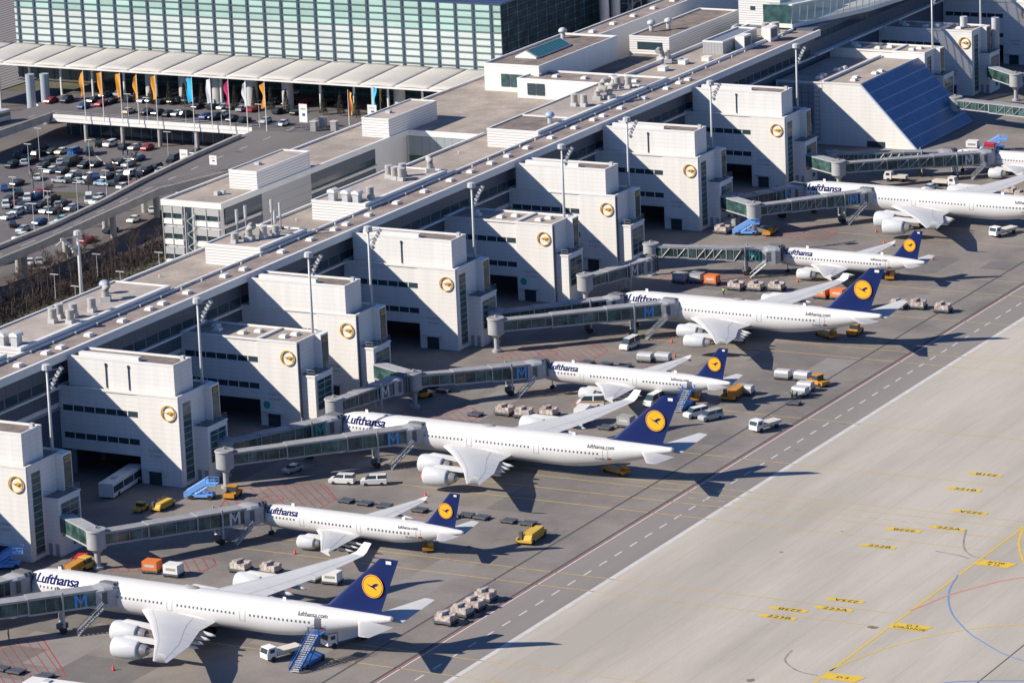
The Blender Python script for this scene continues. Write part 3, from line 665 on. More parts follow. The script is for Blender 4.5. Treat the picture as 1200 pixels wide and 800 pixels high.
# ------------------------------------------------------------ floodlight masts
def flood_mast(x, y, z0, ztop, label, group='floodlight masts along the pier', rz=0, r=.34):
    root = empty('floodlight_mast', (x, y, z0), rz); tag(root, label, 'light mast', group)
    h = ztop-z0
    b = MB(); b.tube([(0,0,0),(0,0,h*.5),(0,0,h)], .4, 10, radii=[r, r*.8, r*.62]); b.build('pole', M['lgrey'], root, smooth=True)
    b = MB(); b.cyl(0,0,h-.3,h+.6,.95,.85,10); b.cyl(0,0,h+.6,h+.75,.85,.4,10); b.build('crown', M['lgrey'], root)
    b = MB(); b.bar((.3,0,h-.6),(3.4,-.6,h-.9),.14); b.bar((.3,0,h-2.4),(2.6,-.4,h-2.0),.14); b.bar((3.2,-.6,h-.9),(.8,-.1,h-3.4),.16); b.bar((.3,0,h-3.6),(.9,0,h-3.6),.14); b.build('bracket', M['grey'], root)
    for k, (xx, yy, zz) in enumerate([(3.4,-.7,h-1.2),(2.8,-.6,h-1.7),(2.3,-.5,h-2.2),(1.7,-.4,h-2.8),(1.2,-.3,h-3.4),(1.0,-.3,h-4.2)]):
        b = MB(); b.add([(xx-.35,yy-.15,zz-.1),(xx+.35,yy-.15,zz-.1),(xx+.35,yy+.3,zz+.35),(xx-.35,yy+.3,zz+.35),(xx-.35,yy-.45,zz+.25),(xx+.35,yy-.45,zz+.25),(xx+.35,yy+.1,zz+.65),(xx-.35,yy+.1,zz+.65)], [(0,3,2,1),(4,5,6,7),(0,1,5,4),(1,2,6,5),(2,3,7,6),(3,0,4,7)])
        b.build('floodlight', M['lgrey'], root)
    return root
MASTS = [(598.2,424.0,33,'mast left of the tower with the airport bus, nearest one'),(647.7,423.5,33.6,'mast behind the nearest pair of bridges, on the tower above the airport bus'),(689.0,423.8,33.1,'mast on the second nearest flat-roofed tower'),
         (711.5,423.3,33.4,'mast standing before the passage left of the middle stepped tower'),(755.8,423.8,33,'mast on the stepped tower above the middle four-engined airliner'),(796.8,423.8,33,'mast on the tower with the green round sign'),
         (827.5,423.3,33,'mast on the tower behind the green letter bridge'),(872.0,423.8,33,'mast on the tower with the light blue belt steps'),(920.3,423.8,33,'mast directly left of the solar panel building'),
         (1005.5,423.8,33,'mast behind the solar panels'),(1038.8,423.8,33,'farthest mast, beside two white silos')]
for x, y, zt, lab in MASTS: flood_mast(x, y, 10.85, zt, lab)
b = MB(); b.cyl(1041.2,420.6,10.85,19.2,1.1,n=14); tag(b.build('vent_pipe', M['lgrey'], None, smooth='auto'), 'white vent pipe right of the farthest mast', 'pipe', 'vent pipes on the far tower')
b = MB(); b.cyl(1034.2,426.8,17.7,20.4,1.0,n=14); tag(b.build('vent_pipe', M['lgrey'], None, smooth='auto'), 'short white vent pipe left of the farthest mast', 'pipe', 'vent pipes on the far tower')
# ------------------------------------------------------------ pier building
XL, XE = 470, 987
pier = empty('pier_building', (XL, 449.6, 0)); tag(pier, 'long white pier with dark window bands and a ribbon of roof skylights', 'terminal')
def W3(b): b.v = [(x-XL, y-449.6, z) for x, y, z in b.v]; return b
b = MB(); b.box(XL,XE,449.62,477,0,20.2); W3(b).build('wall', M['clad'], pier)
b = MB(); b.box(XL,XE,449.42,449.6,19.4,22.6); W3(b).build('slat_band', M['slat'], pier)
b = MB(); b.box(XL,XE,449.42,449.6,14.2,16.9); W3(b).build('slat_band', M['slat'], pier)
b = MB(); b.box(XL,XE,449.42,449.6,5.2,12.9); W3(b).build('slat_band', M['slat'], pier)
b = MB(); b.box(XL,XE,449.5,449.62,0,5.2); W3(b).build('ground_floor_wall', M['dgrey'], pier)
b = MB(); b.box(XL,XE,449.55,455.5,20.2,23.2); W3(b).build('front_strip', M['dgrey'], pier)
b = MB(); b.box(XL,XE,448.7,449.62,17.0,17.35); W3(b).build('ledge', M['white'], pier)
b = MB(); b.box(XL,XE,448.9,449.6,13.0,13.2); W3(b).build('ledge', M['grey'], pier)
wm = MB().box(-1.9,1.9,-.04,0,-.85,.85).build('window', M['darkglass'], None, link=False).data
b = MB()
b.box(XL,XE,449.44,449.6,17.35,19.4); W3(b).build('window_band_wall', M['dgrey'], pier)
for k in range(98):
    inst('window', wm, pier, (556+k*4.4-XL, 449.42-449.6, 18.35))
b = MB(); b.box(XL,XE,447.35,448.0,22.6,24.2); b.box(XL,XE,448.0,449.6,22.6,22.9); b.box(XL,XE,454.9,455.4,23.2,24.2)
W3(b).build('fascia', M['white'], pier)
b = MB(); b.box(XL,XE,448.0,454.9,23.2,23.7)
W3(b).build('front_roof', M['roofd'] if False else mat('brown_roof_gravel',(.33,.275,.245),.95,col2=(.20,.16,.145),vs=.16,fine=.15), pier)
# plant deck behind the strip (lower roof) with parapet towards the landside
b = MB(); b.box(XL,XE,455.4,476.5,20.2,20.5); W3(b).build('lower_roof', M['roof'], pier)
b = MB(); b.box(XL,720,476.5,477.1,20.0,21.0); b.box(720,857.3,476.5,477.1,20.0,21.0); W3(b).build('landside_parapet', M['white'], pier)
sk = MB().box(-.9,.9,-.75,.75,0,.35).box(-.75,.75,-.6,.6,.35,.6).build('skylight', M['white'], None, link=False).data
sx = []
SKY = [(627.0,451.5),(636.6,451.8),(641.1,451.5),(651.1,451.7),(662.7,451.7),(672.8,451.9),(677.5,451.9),(686.8,452.0),(701.5,452.4),(707.9,451.8),(723.9,452.4),(735.5,452.4),(745.4,452.4),(750.4,452.4),(759.9,452.4),(772.1,452.5),(784.2,452.4),(796.1,452.4),(805.5,452.4),(815,452.4),(823,452.4),(832.4,452.5),(844.4,452.5),(856.1,452.4),(865.9,452.5),(870.7,452.4),(880.3,452.5),(892.7,452.5),(905.4,452.6),(912.6,452.7),(917.2,452.5),(617,451.6),(604,451.6),(594,451.6)]
for x, y in SKY: inst('skylight', sk, pier, (x-XL, y-.7-449.6, 23.72))
vc = MB().cyl(0,0,0,.5,.16,.2,6).build('vent_cap', M['white'], None, link=False).data
for k in range(56): inst('vent_cap', vc, pier, (560+k*7.6-XL, 454.2-449.6, 23.7))
for k in range(36): inst('vent_cap', vc, pier, (690+k*6.1-XL, (461 if k%3 else 472)-449.6, 20.5))
# ------------------------------------------------------------ penthouses with louvred ends
def penthouse(x0, x1, label, y0=455.5, y1=469, z1=25.0, roofm=None):
    r = empty('roof_penthouse', (x0, y0, 20.5)); tag(r, label, 'roof penthouse', 'louvred plant rooms on the pier roof')
    h = z1-20.5; w, d = x1-x0, y1-y0
    b = MB(); b.box(0,w,0,d,0,h-.35); b.build('louvred_wall', M['louvre'], r)
    b = MB(); b.box(.35,w-.35,.9,d-.35,h-.35,h-.3); b.build('roof', roofm or M['roofl'], r)
    b = MB(); b.box(-.08,w+.08,-.08,.9,h-.345,h); b.box(-.08,w+.08,d-.35,d+.08,h-.345,h); b.box(-.08,.35,.9,d-.35,h-.345,h-.02); b.box(w-.35,w+.08,.9,d-.35,h-.345,h-.02); b.build('parapet', M['white'], r)
    return r
penthouse(634.6, 687.2, 'long louvred roof penthouse nearest the left edge, four round vents on top')
penthouse(560, 630, 'louvred roof penthouse cut by the left edge of the picture')
penthouse(721.5, 740.5, 'short louvred roof penthouse carrying tall radio antennas')
penthouse(765, 801.5, 'louvred roof penthouse with three hooded vents at its corner')
penthouse(845, 862, 'louvred roof penthouse with brown gravel roof and a domed vent', roofm=M['roofd'])
penthouse(862.1, 903, 'wide penthouse with curved cowls beside the white hall', roofm=M['roofl'])
def thing_mesh(name, b, m, loc, label, cat, group, smooth='auto'):
    o = b.build(name, m, None, smooth=smooth, loc=loc); tag(o, label, cat, group); return o
NEAR = {}
def drum_vent(x, y, z, label, h=2.7, r=.82):
    t = empty('drum_vent', (x, y, z)); tag(t, label, 'roof vent', 'round drum vents on the roofs')
    MB().box(-r*.9,r*.9,-r*.9,r*.9,0,.9).build('plinth', M['lgrey'], t)
    b = MB(); b.cyl(0,0,.9,h,r,n=14); b.build('drum', M['conc'], t, smooth='auto'); b = MB(); b.cyl(0,0,h,h+.15,r*1.08,n=14); b.build('rim', M['lgrey'], t, smooth='auto')
DV = [(654.3,461.5,'leftmost drum vent of the near group, alone on the penthouse'),(653.6+1,457.6,'drum vent nearest the front strip in the near group'),(659.0,459.8,'fat drum vent in the middle of the near group'),(657.9,462.4,'small drum vent behind the fat one in the near group'),(664.1,458.9,'right drum vent of the near group before the bent cowl'),
      (770.2,457.2,'drum vent right beside the three hooded vents'),(790.9,464.4,'rear left drum vent of the middle group'),(789.7,462.2,'second drum vent of the middle group'),(789.2,460.2,'drum vent nearest the camera in the middle group'),(793.6,462.4,'rear right drum vent of the middle group'),
      (875.8,461.9,'left drum vent of the two before the white hall'),(876.0,459.4,'right drum vent of the two before the white hall'),(898.4,461.8,'left of the two drum vents near the cross roof'),(899.5,459.4,'right of the two drum vents near the cross roof')]
for x, y, l in DV: drum_vent(x, y, 24.72, l)
def hood_vent(x, y, z, label, s=1.0):
    t = empty('hooded_vent', (x, y, z)); tag(t, label, 'roof vent', 'hooded vents on the roofs')
    MB().box(-.9*s,.9*s,-.7*s,.7*s,0,1.9*s).build('shaft', M['lgrey'], t)
    b = MB(); b.extr([(-1.1*s,-1.0*s,1.9*s),(-1.1*s,1.0*s,1.9*s),(-1.1*s,.8*s,2.5*s),(-1.1*s,0,2.8*s),(-1.1*s,-.8*s,2.5*s)], (2.2*s,0,0)); b.build('hood', M['white'], t)
for x, y, l in [(766.9,464.6,'left hooded vent of three on the louvred corner'),(766.9,461.2,'middle hooded vent of three on the louvred corner'),(766.9,457.9+.6,'right hooded vent of three on the louvred corner'),
                (636.2,460.5,'left hooded vent of two at the left edge'),(636.8,457.9,'right hooded vent of two at the left edge'),(900.5,464.2,'hooded vent at the corner of the cross roof')]: hood_vent(x, y, 24.72, l)
def cowl(x, y, z, label, rz=0, s=1.0):
    t = empty('bent_cowl', (x, y, z), rz); tag(t, label, 'roof vent', 'bent cowls on the roofs')
    MB().box(-1*s,1*s,-1*s,1*s,0,1.0*s).build('plinth', M['lgrey'], t)
    b = MB(); b.tube([(0,0,.9*s),(0,0,1.9*s),(0,-.5*s,2.6*s),(0,-1.4*s,2.9*s),(0,-2.2*s,2.6*s)], .75*s, 12); b.build('bent_duct', M['conc'], t, smooth='auto')
for x, y, l, rz in [(672.6,461.3,'blue grey cowl behind the near drum vents',2),(886,457.6,'bent cowl nearest the front strip before the white hall',1.2),(884,459.9,'bent cowl pair partner before the white hall',.2),(893.5,463.6,'curved cowl left of the cross roof',.8),(799,458.4,'cowl on the middle penthouse',2.2),(936,466.5,'large bent duct on the far roof',-1.2),(938.5,469.5,'second bent duct on the far roof',-1.6)]: cowl(x, y, 24.72 if x < 910 else 23.9, l, rz)
def mushroom(x, y, z, label, m=None):
    t = empty('domed_vent', (x, y, z)); tag(t, label, 'roof vent', 'domed vents on the roofs')
    b = MB(); b.cyl(0,0,0,1.6,.6,n=10); b.build('stem', M['lgrey'], t)
    b = MB(); b.loft([[(rr*math.cos(6.28318*k/12), rr*math.sin(6.28318*k/12), zz) for k in range(12)] for rr, zz in ((.5,1.5),(1.05,1.6),(1.15,2.0),(.9,2.5),(.4,2.75),(.02,2.8))]); b.build('dome', m or M['lgrey'], t, smooth=True)
for x, y, z, l, m in [(677.9,465.0,24.72,'blue grey domed vent on the near penthouse',MATS['solar_frame_metal']),(855.5,457.8,24.72,'domed vent with grey top before the zigzag parapet',MATS['solar_frame_metal']),(969,487.5,25.3,'left white ball vent on the far white building',None),(973,484.5,25.3,'right white ball vent on the far white building',None),
                      (946,501.5,26.65,'small domed vent at the left rear of the white hall roof',None)]: mushroom(x, y, z, l, m)
# antennas on the short penthouse
def antenna(x, y, h, label):
    t = empty('radio_antenna', (x, y, 24.72)); tag(t, label, 'antenna', 'radio antennas on the penthouse')
    MB().cyl(0,0,0,h,.16,n=6).build('pole', M['grey'], t); MB().cyl(0,0,h-2.8,h,.34,n=8).build('antenna_sleeve', M['lgrey'], t); MB().box(-.5,.5,-.5,.5,0,.5).build('foot', M['dgrey'], t)
for x, y, h, l in [(728.2,465.0,6.3,'leftmost radio antenna on the short penthouse'),(731.0,464.6,6.6,'second radio antenna on the short penthouse'),(735.5,460.9,7.2,'tallest radio antenna, third on the short penthouse'),(736.6,460.9,4.6,'short radio antenna beside the tallest one'),(739.0,461.0,5.8,'rightmost radio antenna on the short penthouse')]: antenna(x, y, h, l)
drum_vent(724.6, 463.6, 24.72, 'low drum vent left among the antennas', 2.0, .7); drum_vent(730, 459.8, 24.72, 'drum vent among the radio antennas', 2.6, .8); cowl(727.5, 461.8, 24.72, 'broad cowl among the radio antennas', 1.7); drum_vent(733, 458.6, 24.72, 'drum vent right among the antennas', 2.2, .7)
# ------------------------------------------------------------ office wing behind the pier
off = empty('office_wing', (772.6, 497.5, 0)); tag(off, 'four-storey office wing with white bands and grey louvres behind the pier', 'building')
ox, oy = 772.6, 497.5
def OB(b): b.v = [(x-ox, y-oy, z) for x, y, z in b.v]; return b
b = MB(); b.box(772.9,908,497.9,512.5,0,19.4); b.box(857.3,930,477,497.9,0,19.4); b.box(908,951,497.9,512.5,0,19.4); OB(b).build('wall', M['white'], off)
b = MB(); b.box(772.6,951,497.5,512.9,19.4,20.1); b.box(857.0,951,477.1,497.5,19.4,20.1); OB(b).build('roof', M['roof'], off)
b = MB(); b.box(772.4,857.0,497.2,497.8,19.2,20.55); b.box(772.4,951,512.6,513.2,19.2,20.55); b.box(772.4,773.0,497.8,512.6,19.2,20.55); b.box(856.8,857.4,477.1,497.8,19.2,20.55); OB(b).build('parapet', M['white'], off)
for i in range(4):                                            # west front: louvre band, window band, white balustrade
    z = 19.2-i*4.7
    b = MB(); b.box(772.45,772.9,498.0,504.6,z-1.7,z-.1); b.box(772.45,772.9,507.6,513.0,z-1.7,z-.1); OB(b).build('louvre_band', M['greyslat'], off)
    b = MB(); b.box(772.75,772.9,498.0,512.4,z-2.9,z-1.7); OB(b).build('window_band', M['darkglass'], off)
    b = MB(); b.box(772.45,772.9,498.0,504.6,z-4.2,z-3.1); b.box(772.45,772.9,507.6,513.0,z-4.2,z-3.1); OB(b).build('balustrade', M['white'], off)
b = MB(); b.box(772.7,772.9,505.2,507.0,1,19); OB(b).build('stair_glazing', M['darkglass'], off)
b = MB(); b.box(772.6,772.9,504.6,505.2,1,19); OB(b).build('stair_wall', M['greyslat'], off)
b = MB(); b.box(772.6,772.9,507.0,507.6,1,19); OB(b).build('stair_wall', M['greyslat'], off)
b = MB()
for k in range(12): b.bar((772.3,504.2+(k%2)*2.2,17.5-k*1.5),(772.3,506.4-(k%2)*2.2,16.0-k*1.5),.12)
for yy in (504.2,506.4): b.bar((772.3,yy,1),(772.3,yy,18),.1)
OB(b).build('escape_stair', M['lgrey'], off)
b = MB()
for yy in (498.0,501.3,504.6,507.6,510.3,512.8): b.box(772.3,772.42,yy,yy+.12,1,19.2)
OB(b).build('facade_posts', M['lgrey'], off)
for i in range(3):
    z = 18.9-i*4.7
    for (a, c) in ((774.5,790.0),(812,841.5)):
        b = MB(); b.box(a,c,497.55,497.9,z-2.1,z); OB(b).build('slat_band', M['slat'], off)
        b = MB(); b.box(a,c,497.6,497.9,z-3.6,z-2.1); OB(b).build('window_band', M['darkglass'], off)
        b = MB(); b.box(a,c,497.0,497.9,z-3.85,z-3.6); OB(b).build('ledge', M['lgrey'], off)
b = MB(); b.box(790.2,811.8,497.5,497.9,3,19.1); OB(b).build('panel_wall', mat('grey_panel_joints', (.45,.45,.45), .6, stripe=[(2,1.9,.12,.7)]), off)
# courtyard glass wall
b = MB(); b.box(856.7,857.0,478,497.0,8,19.1); OB(b).build('courtyard_glazing', mat('courtyard_grey_glass', (.30,.34,.35), .3, stripe=[(1,2.1,.14,.55)]), off)
b = MB(); b.box(856.55,856.7,478,497.0,11.5,14.5); OB(b).build('window_band', M['teal'], off)
b = MB(); b.box(740,857,477.2,497.4,4.0,4.1); OB(b).build('courtyard_roof', M['roofd'], off)
def louvre_box(x0, x1, y0, y1, z0, z1, label):
    r = empty('louvred_box', (x0, y0, z0)); tag(r, label, 'roof plant room', 'louvred boxes on the office wing'); w, d, h = x1-x0, y1-y0, z1-z0
    MB().box(0,w,0,d,0,h-.3).build('louvred_wall', M['louvre'], r); MB().box(.3,w-.3,.3,d-.3,h-.3,h-.26).build('roof', M['roofl'], r)
    b = MB(); parapet(b, -.06, w+.06, -.06, d+.06, h-.29, .36, .3); b.build('parapet', M['white'], r)
    MB().box(w*.3,w*.3+1.2,d*.5,d*.5+1.2,h-.25,h+.4).build('roof_unit', M['lgrey'], r)
louvre_box(788.6, 812, 497.6, 505, 20.15, 24.5, 'nearer louvred box on the office wing roof')
louvre_box(848.5, 872, 497.6, 505, 20.15, 24.8, 'farther louvred box on the office wing roof, above the courtyard')
b = MB(); b.box(0,1.0,0,1.0,0,.9); b.box(1.2,2.2,-.9,.1,0,.9); thing_mesh('roof_unit', b, M['lgrey'], (781, 503.5, 20.15), 'small roof unit at the near end of the office wing', 'roof unit', None)
# ------------------------------------------------------------ white hall on the roof with glazed light, and buildings behind
wh = empty('white_roof_hall', (908, 484, 20.5)); tag(wh, 'white roof hall with three dark window panes and a sloping glass roof light', 'building')
def WB(b): b.v = [(x-908, y-484, z-20.5) for x, y, z in b.v]; return b
b = MB(); b.box(908,951,488.5,504,20.1,26.6); WB(b).build('wall', M['clad'], wh)
b = MB(); b.box(908.4,950.6,488.9,503.6,26.6,26.65); WB(b).build('roof', M['roofd'], wh)
b = MB(); b.box(907.9,951.1,488.4,488.8,26.6,27.1); b.box(907.9,951.1,503.7,504.1,26.6,27.1); b.box(907.9,908.3,488.8,503.7,26.6,27.1); b.box(950.7,951.1,488.8,503.7,26.6,27.1); WB(b).build('parapet', M['white'], wh)
for y in (499.2, 496.6, 494.0):
    b = MB(); b.box(907.8,908.0,y-2.3,y,21.4,24.6); WB(b).build('window', M['teal'], wh)
for y in (488.6, 486.1):
    b = MB(); b.box(901.8,901.95,y-2.2,y,21.0,23.9); WB(b).build('window', M['darkglass'], wh)
b = MB(); b.extr([(918,494.5,26.7),(918,500.5,26.7),(918,500.5,27.1),(918,497.5,28.6),(918,494.5,27.1)], (19,0,0)); rl = WB(b).build('roof_light', M['white'], wh)
b = MB(); b.quad((918.6,494.4,27.22),(936.4,494.4,27.22),(936.4,497.3,28.66),(918.6,497.3,28.66)); WB(b).build('roof_light_glass', mat('skylight_teal_glass', (.05,.18,.19), .15, stripe=[(0,1.5,.14,3.0)]), rl)
# cross roof strip and far roofs
cr = empty('cross_roof', (902, 455.5, 20.5)); tag(cr, 'narrow cross roof with small skylights joining the white hall to the pier', 'building')
b = MB(); b.box(0,11.5,0,36,-.4,4.1); b.build('wall', M['white'], cr); b = MB(); b.box(.4,11.1,.4,35.6,4.1,4.15); b.build('roof', MATS['brown_roof_gravel'], cr)
b = MB(); parapet(b, -.05,11.55,-.05,36.05,4.1,.4,.45); b.build('parapet', M['white'], cr)
for y in (6, 14, 20, 28, 33): inst('skylight', sk, cr, (5.5, y, 4.16))
fr = empty('far_pier_roof', (914, 455.5, 20)); tag(fr, 'broad grey roof behind the far end of the pier strip, with ducts', 'building')
b = MB(); b.box(0,76,.05,13.5,0,3.6); b.build('wall', M['white'], fr); b = MB(); b.box(.3,75.7,.3,13.2,3.6,3.65); b.build('roof', M['roofl'] if False else M['roof'], fr)
b = MB(); b.box(0,76,13.2,13.7,3.6,4.5); b.box(0,60,-.3,.3,3.6,4.4); b.build('parapet', M['white'], fr)
def simple_block(name, x0, x1, y0, y1, z0, z1, label, wm_, rm, cat='building', wins=None):
    r = empty(name, (x0, y0, z0)); tag(r, label, cat); w, d, h = x1-x0, y1-y0, z1-z0
    MB().box(0,w,0,d,0,h-.4).build('wall', wm_, r); MB().box(.35,w-.35,.35,d-.35,h-.4,h-.36).build('roof', rm, r)
    b = MB(); parapet(b, -.06, w+.06, -.06, d+.06, h-.39, .42, .4); b.build('parapet', M['white'], r); return r, w, d, h
r = empty('recessed_roof', (951.5, 469.2, 20)); tag(r, 'recessed dark roof with a slanting glass strip behind the far pier roof', 'building')
MB().box(0,60,0,19,-.4,.6).build('roof', M['roofd'], r); b = MB(); b.quad((-36,0,2.5),(8,0,2.5),(8,4.5,.9),(-36,4.5,.9)); b.build('glass_strip', mat('strip_rooflight_glass', (.16,.28,.36), .15, stripe=[(0,2.2,.2,3)]), r)
MB().box(-37,0,0,19,-.4,.8).build('lower_roof', M['roofd'], r)
r, w, d, h = simple_block('rear_wing', 951.5, 1060, 496, 503.8, 0, 26.2, 'long white rear wing with a row of small skylights behind the white hall', M['white'], MATS['brown_roof_gravel'])
for k in range(7): inst('skylight', sk, r, (8+k*12, 4, h-.36))
r, w, d, h = simple_block('pavilion', 961, 1003, 478.5, 490, 18, 25.3, 'low white roof pavilion with a dark slit window and two ball vents', M['louvre'], M['roofd'])
b = MB(); b.box(-.1,.02,2.0,9.2,3.8,5.8); b.build('window', M['darkglass'], r)
r, w, d, h = simple_block('plant_hut', 988.5, 1010, 459.5, 471.5, 22, 31.5, 'white louvred plant hut with a small window, left of the glass walkway', M['louvre'], M['roofd'])
b = MB(); b.box(-.08,.0,7.2,8.6,6.2,7.2); b.build('window', M['darkglass'], r)
r, w, d, h = simple_block('grey_plant_box', 951.5, 972, 458.6, 464.2, 23.6, 26.9, 'grey ribbed plant box on the far roof', mat('grey_ribbed_metal', (.36,.37,.38), .5, stripe=[(1,.9,.2,.7)]), mat('blue_grey_roof', (.18,.21,.26), .6))
for x, y, l in [(957.5,456.6,'left white cabinet of two with dark grilles on the far roof'),(970,455.0,'right white cabinet of two with dark grilles on the far roof')]:
    r = empty('roof_cabinet', (x, y-1.2, 23.7)); tag(r, l, 'roof unit', 'white cabinets on the far roof'); MB().box(0,4.4,0,2.6,0,3.6).build('casing', M['white'], r); MB().box(.4,4.0,-.06,0,.9,3.1).build('grille', M['dgrey'], r)
for x, y, l in [(979,459.4,'left drum vent beside the white plant hut'),(980.5,457.2,'right drum vent beside the white plant hut')]: drum_vent(x, y, 23.7, l, 3.0, 1.0)
for x, y, l in [(960.5,465.8,'bent black cowl on the far roof'),]: cowl(x+12, y, 23.7, l, 1.0)
for i, (x, y) in enumerate([(941,457.6),(926,462.5),(935.5,461.5)]):
    b = MB(); b.box(0,2.2,0,2.0,0,1.0); b.box(-.1,2.3,-.1,2.1,1.0,1.15); thing_mesh('roof_box', b, M['white'], (x, y, 23.7), ['white roof box nearest the strip parapet on the far roof','low white roof box in the middle of the far roof','white roof box under the bent ducts'][i], 'roof unit', 'white boxes on the far roof')
# glazed walkway curving to the right, over the lower pier
gw = empty('glass_walkway', (986, 441, 0)); tag(gw, 'curving glass walkway with white edge bands above the far pier', 'walkway')
pts = [(986.5,455.5),(1000,450.5),(1015,446.0),(1035,443.5),(1060,443.5),(1100,446),(1180,452)]
b1, b2, b3, b4 = MB(), MB(), MB(), MB()
for i in range(len(pts)-1):
    (x0,y0),(x1,y1) = pts[i], pts[i+1]; 
    b1.quad((x0-986,y0-441,25.4),(x1-986,y1-441,25.4),(x1-986,y1-441+.1,30.2),(x0-986,y0-441+.1,30.2))
    b2.extr([(x0-986,y0-441-.3,24.3),(x0-986,y0-441-.3,25.4),(x0-986,y0-441+8,25.4),(x0-986,y0-441+8,24.3)], (x1-x0,y1-y0,0))
    b2.extr([(x0-986,y0-441-.4,30.2),(x0-986,y0-441-.4,30.6),(x0-986,y0-441+.6,30.6),(x0-986,y0-441+.6,30.2)], (x1-x0,y1-y0,0))
    b3.quad((x0-986,y0-441+.6,30.4),(x1-986,y1-441+.6,30.4),(x1-986,y1-441+8,30.4),(x0-986,y0-441+8,30.4))
    n = int(math.hypot(x1-x0,y1-y0)/2.6)
    for k in range(n):
        t = k/n; x = x0+(x1-x0)*t-986; y = y0+(y1-y0)*t-441; b4.bar((x,y-.08,25.4),(x+.9,y-.08,30.2),.2)
gl = mat('walkway_glass', (.35,.52,.50), .1, spec=.6, trans=.55)
g = b1.build('glazing', gl, gw); b2.build('edge_band', M['white'], gw); b3.build('roof_glazing', gl, gw); b4.build('glazing_struts', M['white'], g)
b = MB(); b.quad((.5,14.6,25.4),(.5,22.5,25.4),(.5,22.5,30.2),(.5,14.6,30.2)); b.build('end_glazing', M['teal'], gw)
r = empty('far_pier_building', (987.2, 449.6, 0)); tag(r, 'lower far pier building under the glass walkway, with dark window band', 'building')
b = MB(); b.box(0,200,0,24,0,24.2); b.build('wall', M['slat'], r); b = MB(); b.box(0,200,-1.4,0,17.2,17.7); b.build('ledge', M['white'], r)
for k in range(50): b = MB(); inst('window', wm, r, (3+k*4.0, -.05, 21.8))
# ------------------------------------------------------------ solar wedge
sw = empty('solar_building', (960, 409.5, 0)); tag(sw, 'white wedge building with a sloping face of blue solar panels', 'building')
b = MB(); b.extr([(0,0,0),(0,15,15.8),(0,25.5,15.8),(0,25.5,0)], (36.5,0,0)); b.box(.1,34,25.5,38.5,0,15.7); b.build('wall', M['clad'], sw)
b = MB(); b.box(.4,36,15.3,25.1,15.8,15.85); b.build('roof', MATS['roof_gravel'], sw); b = MB(); b.box(.4,34,26,38.3,15.7,15.75); b.build('rear_roof', M['roof'], sw)
b = MB(); b.box(-.1,36.6,25.1,25.6,15.8,16.5); b.box(-.1,.35,15,25.1,15.8,16.15); b.box(-.1,.35,25.6,38.5,15.71,16.05); b.build('parapet', M['white'], sw)
b = MB(); ny, nz = -.725, .689
L_ = math.hypot(15, 15.8)
def SP(x, t, o): return (x, 15*t+ny*o, 15.8*t+nz*o)
b.add([SP(-.2,-.0,.05),SP(36.8,0,.05),SP(36.8,1.01,.05),SP(-.2,1.01,.05),SP(-.2,0,.45),SP(36.8,0,.45),SP(36.8,1.01,.45),SP(-.2,1.01,.45)], [(0,3,2,1),(4,5,6,7),(0,1,5,4),(1,2,6,5),(2,3,7,6),(3,0,4,7)]); pf = b.build('panel_frame', M['solarf'], sw)
for j in range(7):                                            # seven rows of panels, fourteen double panels each
    b = MB(); t0, t1 = j/7+.008, (j+1)/7-.008
    for k in range(26):
        x0, x1 = .2+k*1.41, .2+k*1.41+1.22
        b.add([SP(x0,t0,.5),SP(x1,t0,.5),SP(x1,t1,.5),SP(x0,t1,.5)], [(0,1,2,3)])
    b.build('solar_panel_row', M['solar'], sw)
for x, y in ((5,19),(8.5,20),(15,17.5),(18,17.2),(6,29),(9.5,29.5),(17,29),(20,28.5)): inst('skylight', sk, sw, (x, y, 15.86 if y < 26 else 15.76))
b = MB(); b.box(-.08,-.0,28,37.8,1,15.4); g = b.build('west_glazing', mat('grey_curtain_wall', (.30,.32,.33), .3, stripe=[(1,1.9,.16,.5),(2,2.6,.2,.6)]), sw)
b = MB(); b.box(-.14,-.08,28.5,34,5.2,9.2); b.build('dark_windows', M['darkglass'], g)
b = MB()
for k in range(12): b.box(-.5,-.1,26.2,27.6,1.5+k*1.2,1.62+k*1.2)
for yy in (26.2,27.6): b.box(-.5,-.4,yy,yy+.1,1,16)
b.build('ladder', M['grey'], sw)
b = MB(); b.box(-.05,-.01,8.5,13.5,.1,1.6); b.build('low_window', M['darkglass'], sw)
# ------------------------------------------------------------ terminal hall
hx, hy0, hy1, hz = 952.5, 523, 677.6, 33.2
hall = empty('terminal_hall', (hx, hy0, 0)); tag(hall, 'huge terminal hall with pale green glass front and dark side', 'terminal')
gm = mat('hall_green_glass', (.58,.65,.61), .35, var=.10, vs=.03, cell=(500, 5.36, 1.86, .05), stripe=[(1,.9,.06,.90)])
gm2 = mat('hall_upper_green_glass', (.40,.58,.52), .3, var=.12, vs=.03, cell=(500, 5.36, 1.86, .16), stripe=[(1,.9,.06,.9)])
H = hy1-hy0
b = MB(); b.box(.3,110,0,H,6,hz); b.build('core_wall', M['dgrey'], hall)
b = MB(); b.box(0,.3,.2,H-.2,6,25.9); gz = b.build('front_glazing', gm, hall)
b = MB(); b.box(0,.3,.2,H-.2,25.95,hz); b.build('upper_glazing', gm2, hall)
b = MB(); b.box(-.2,.0,.2,H-.2,6,13.8); b.build('entrance_glazing', M['teal'], hall)
rl_ = random.Random(5); mm = mat('blue_grey_mullion', (.045,.075,.11), .5)
vm = MB().box(-.35,-.02,-.30,.30,0,hz-6).build('mullion', mm, None, link=False).data
for k in range(30):
    y = 3.0+k*5.36
    if y < H: inst('mullion', vm, hall, (0, y, 6))
hm = MB().box(-.3,-.03,0,H,-.13,.13).build('transom', mat('grey_transom', (.10,.13,.15), .4), None, link=False).data
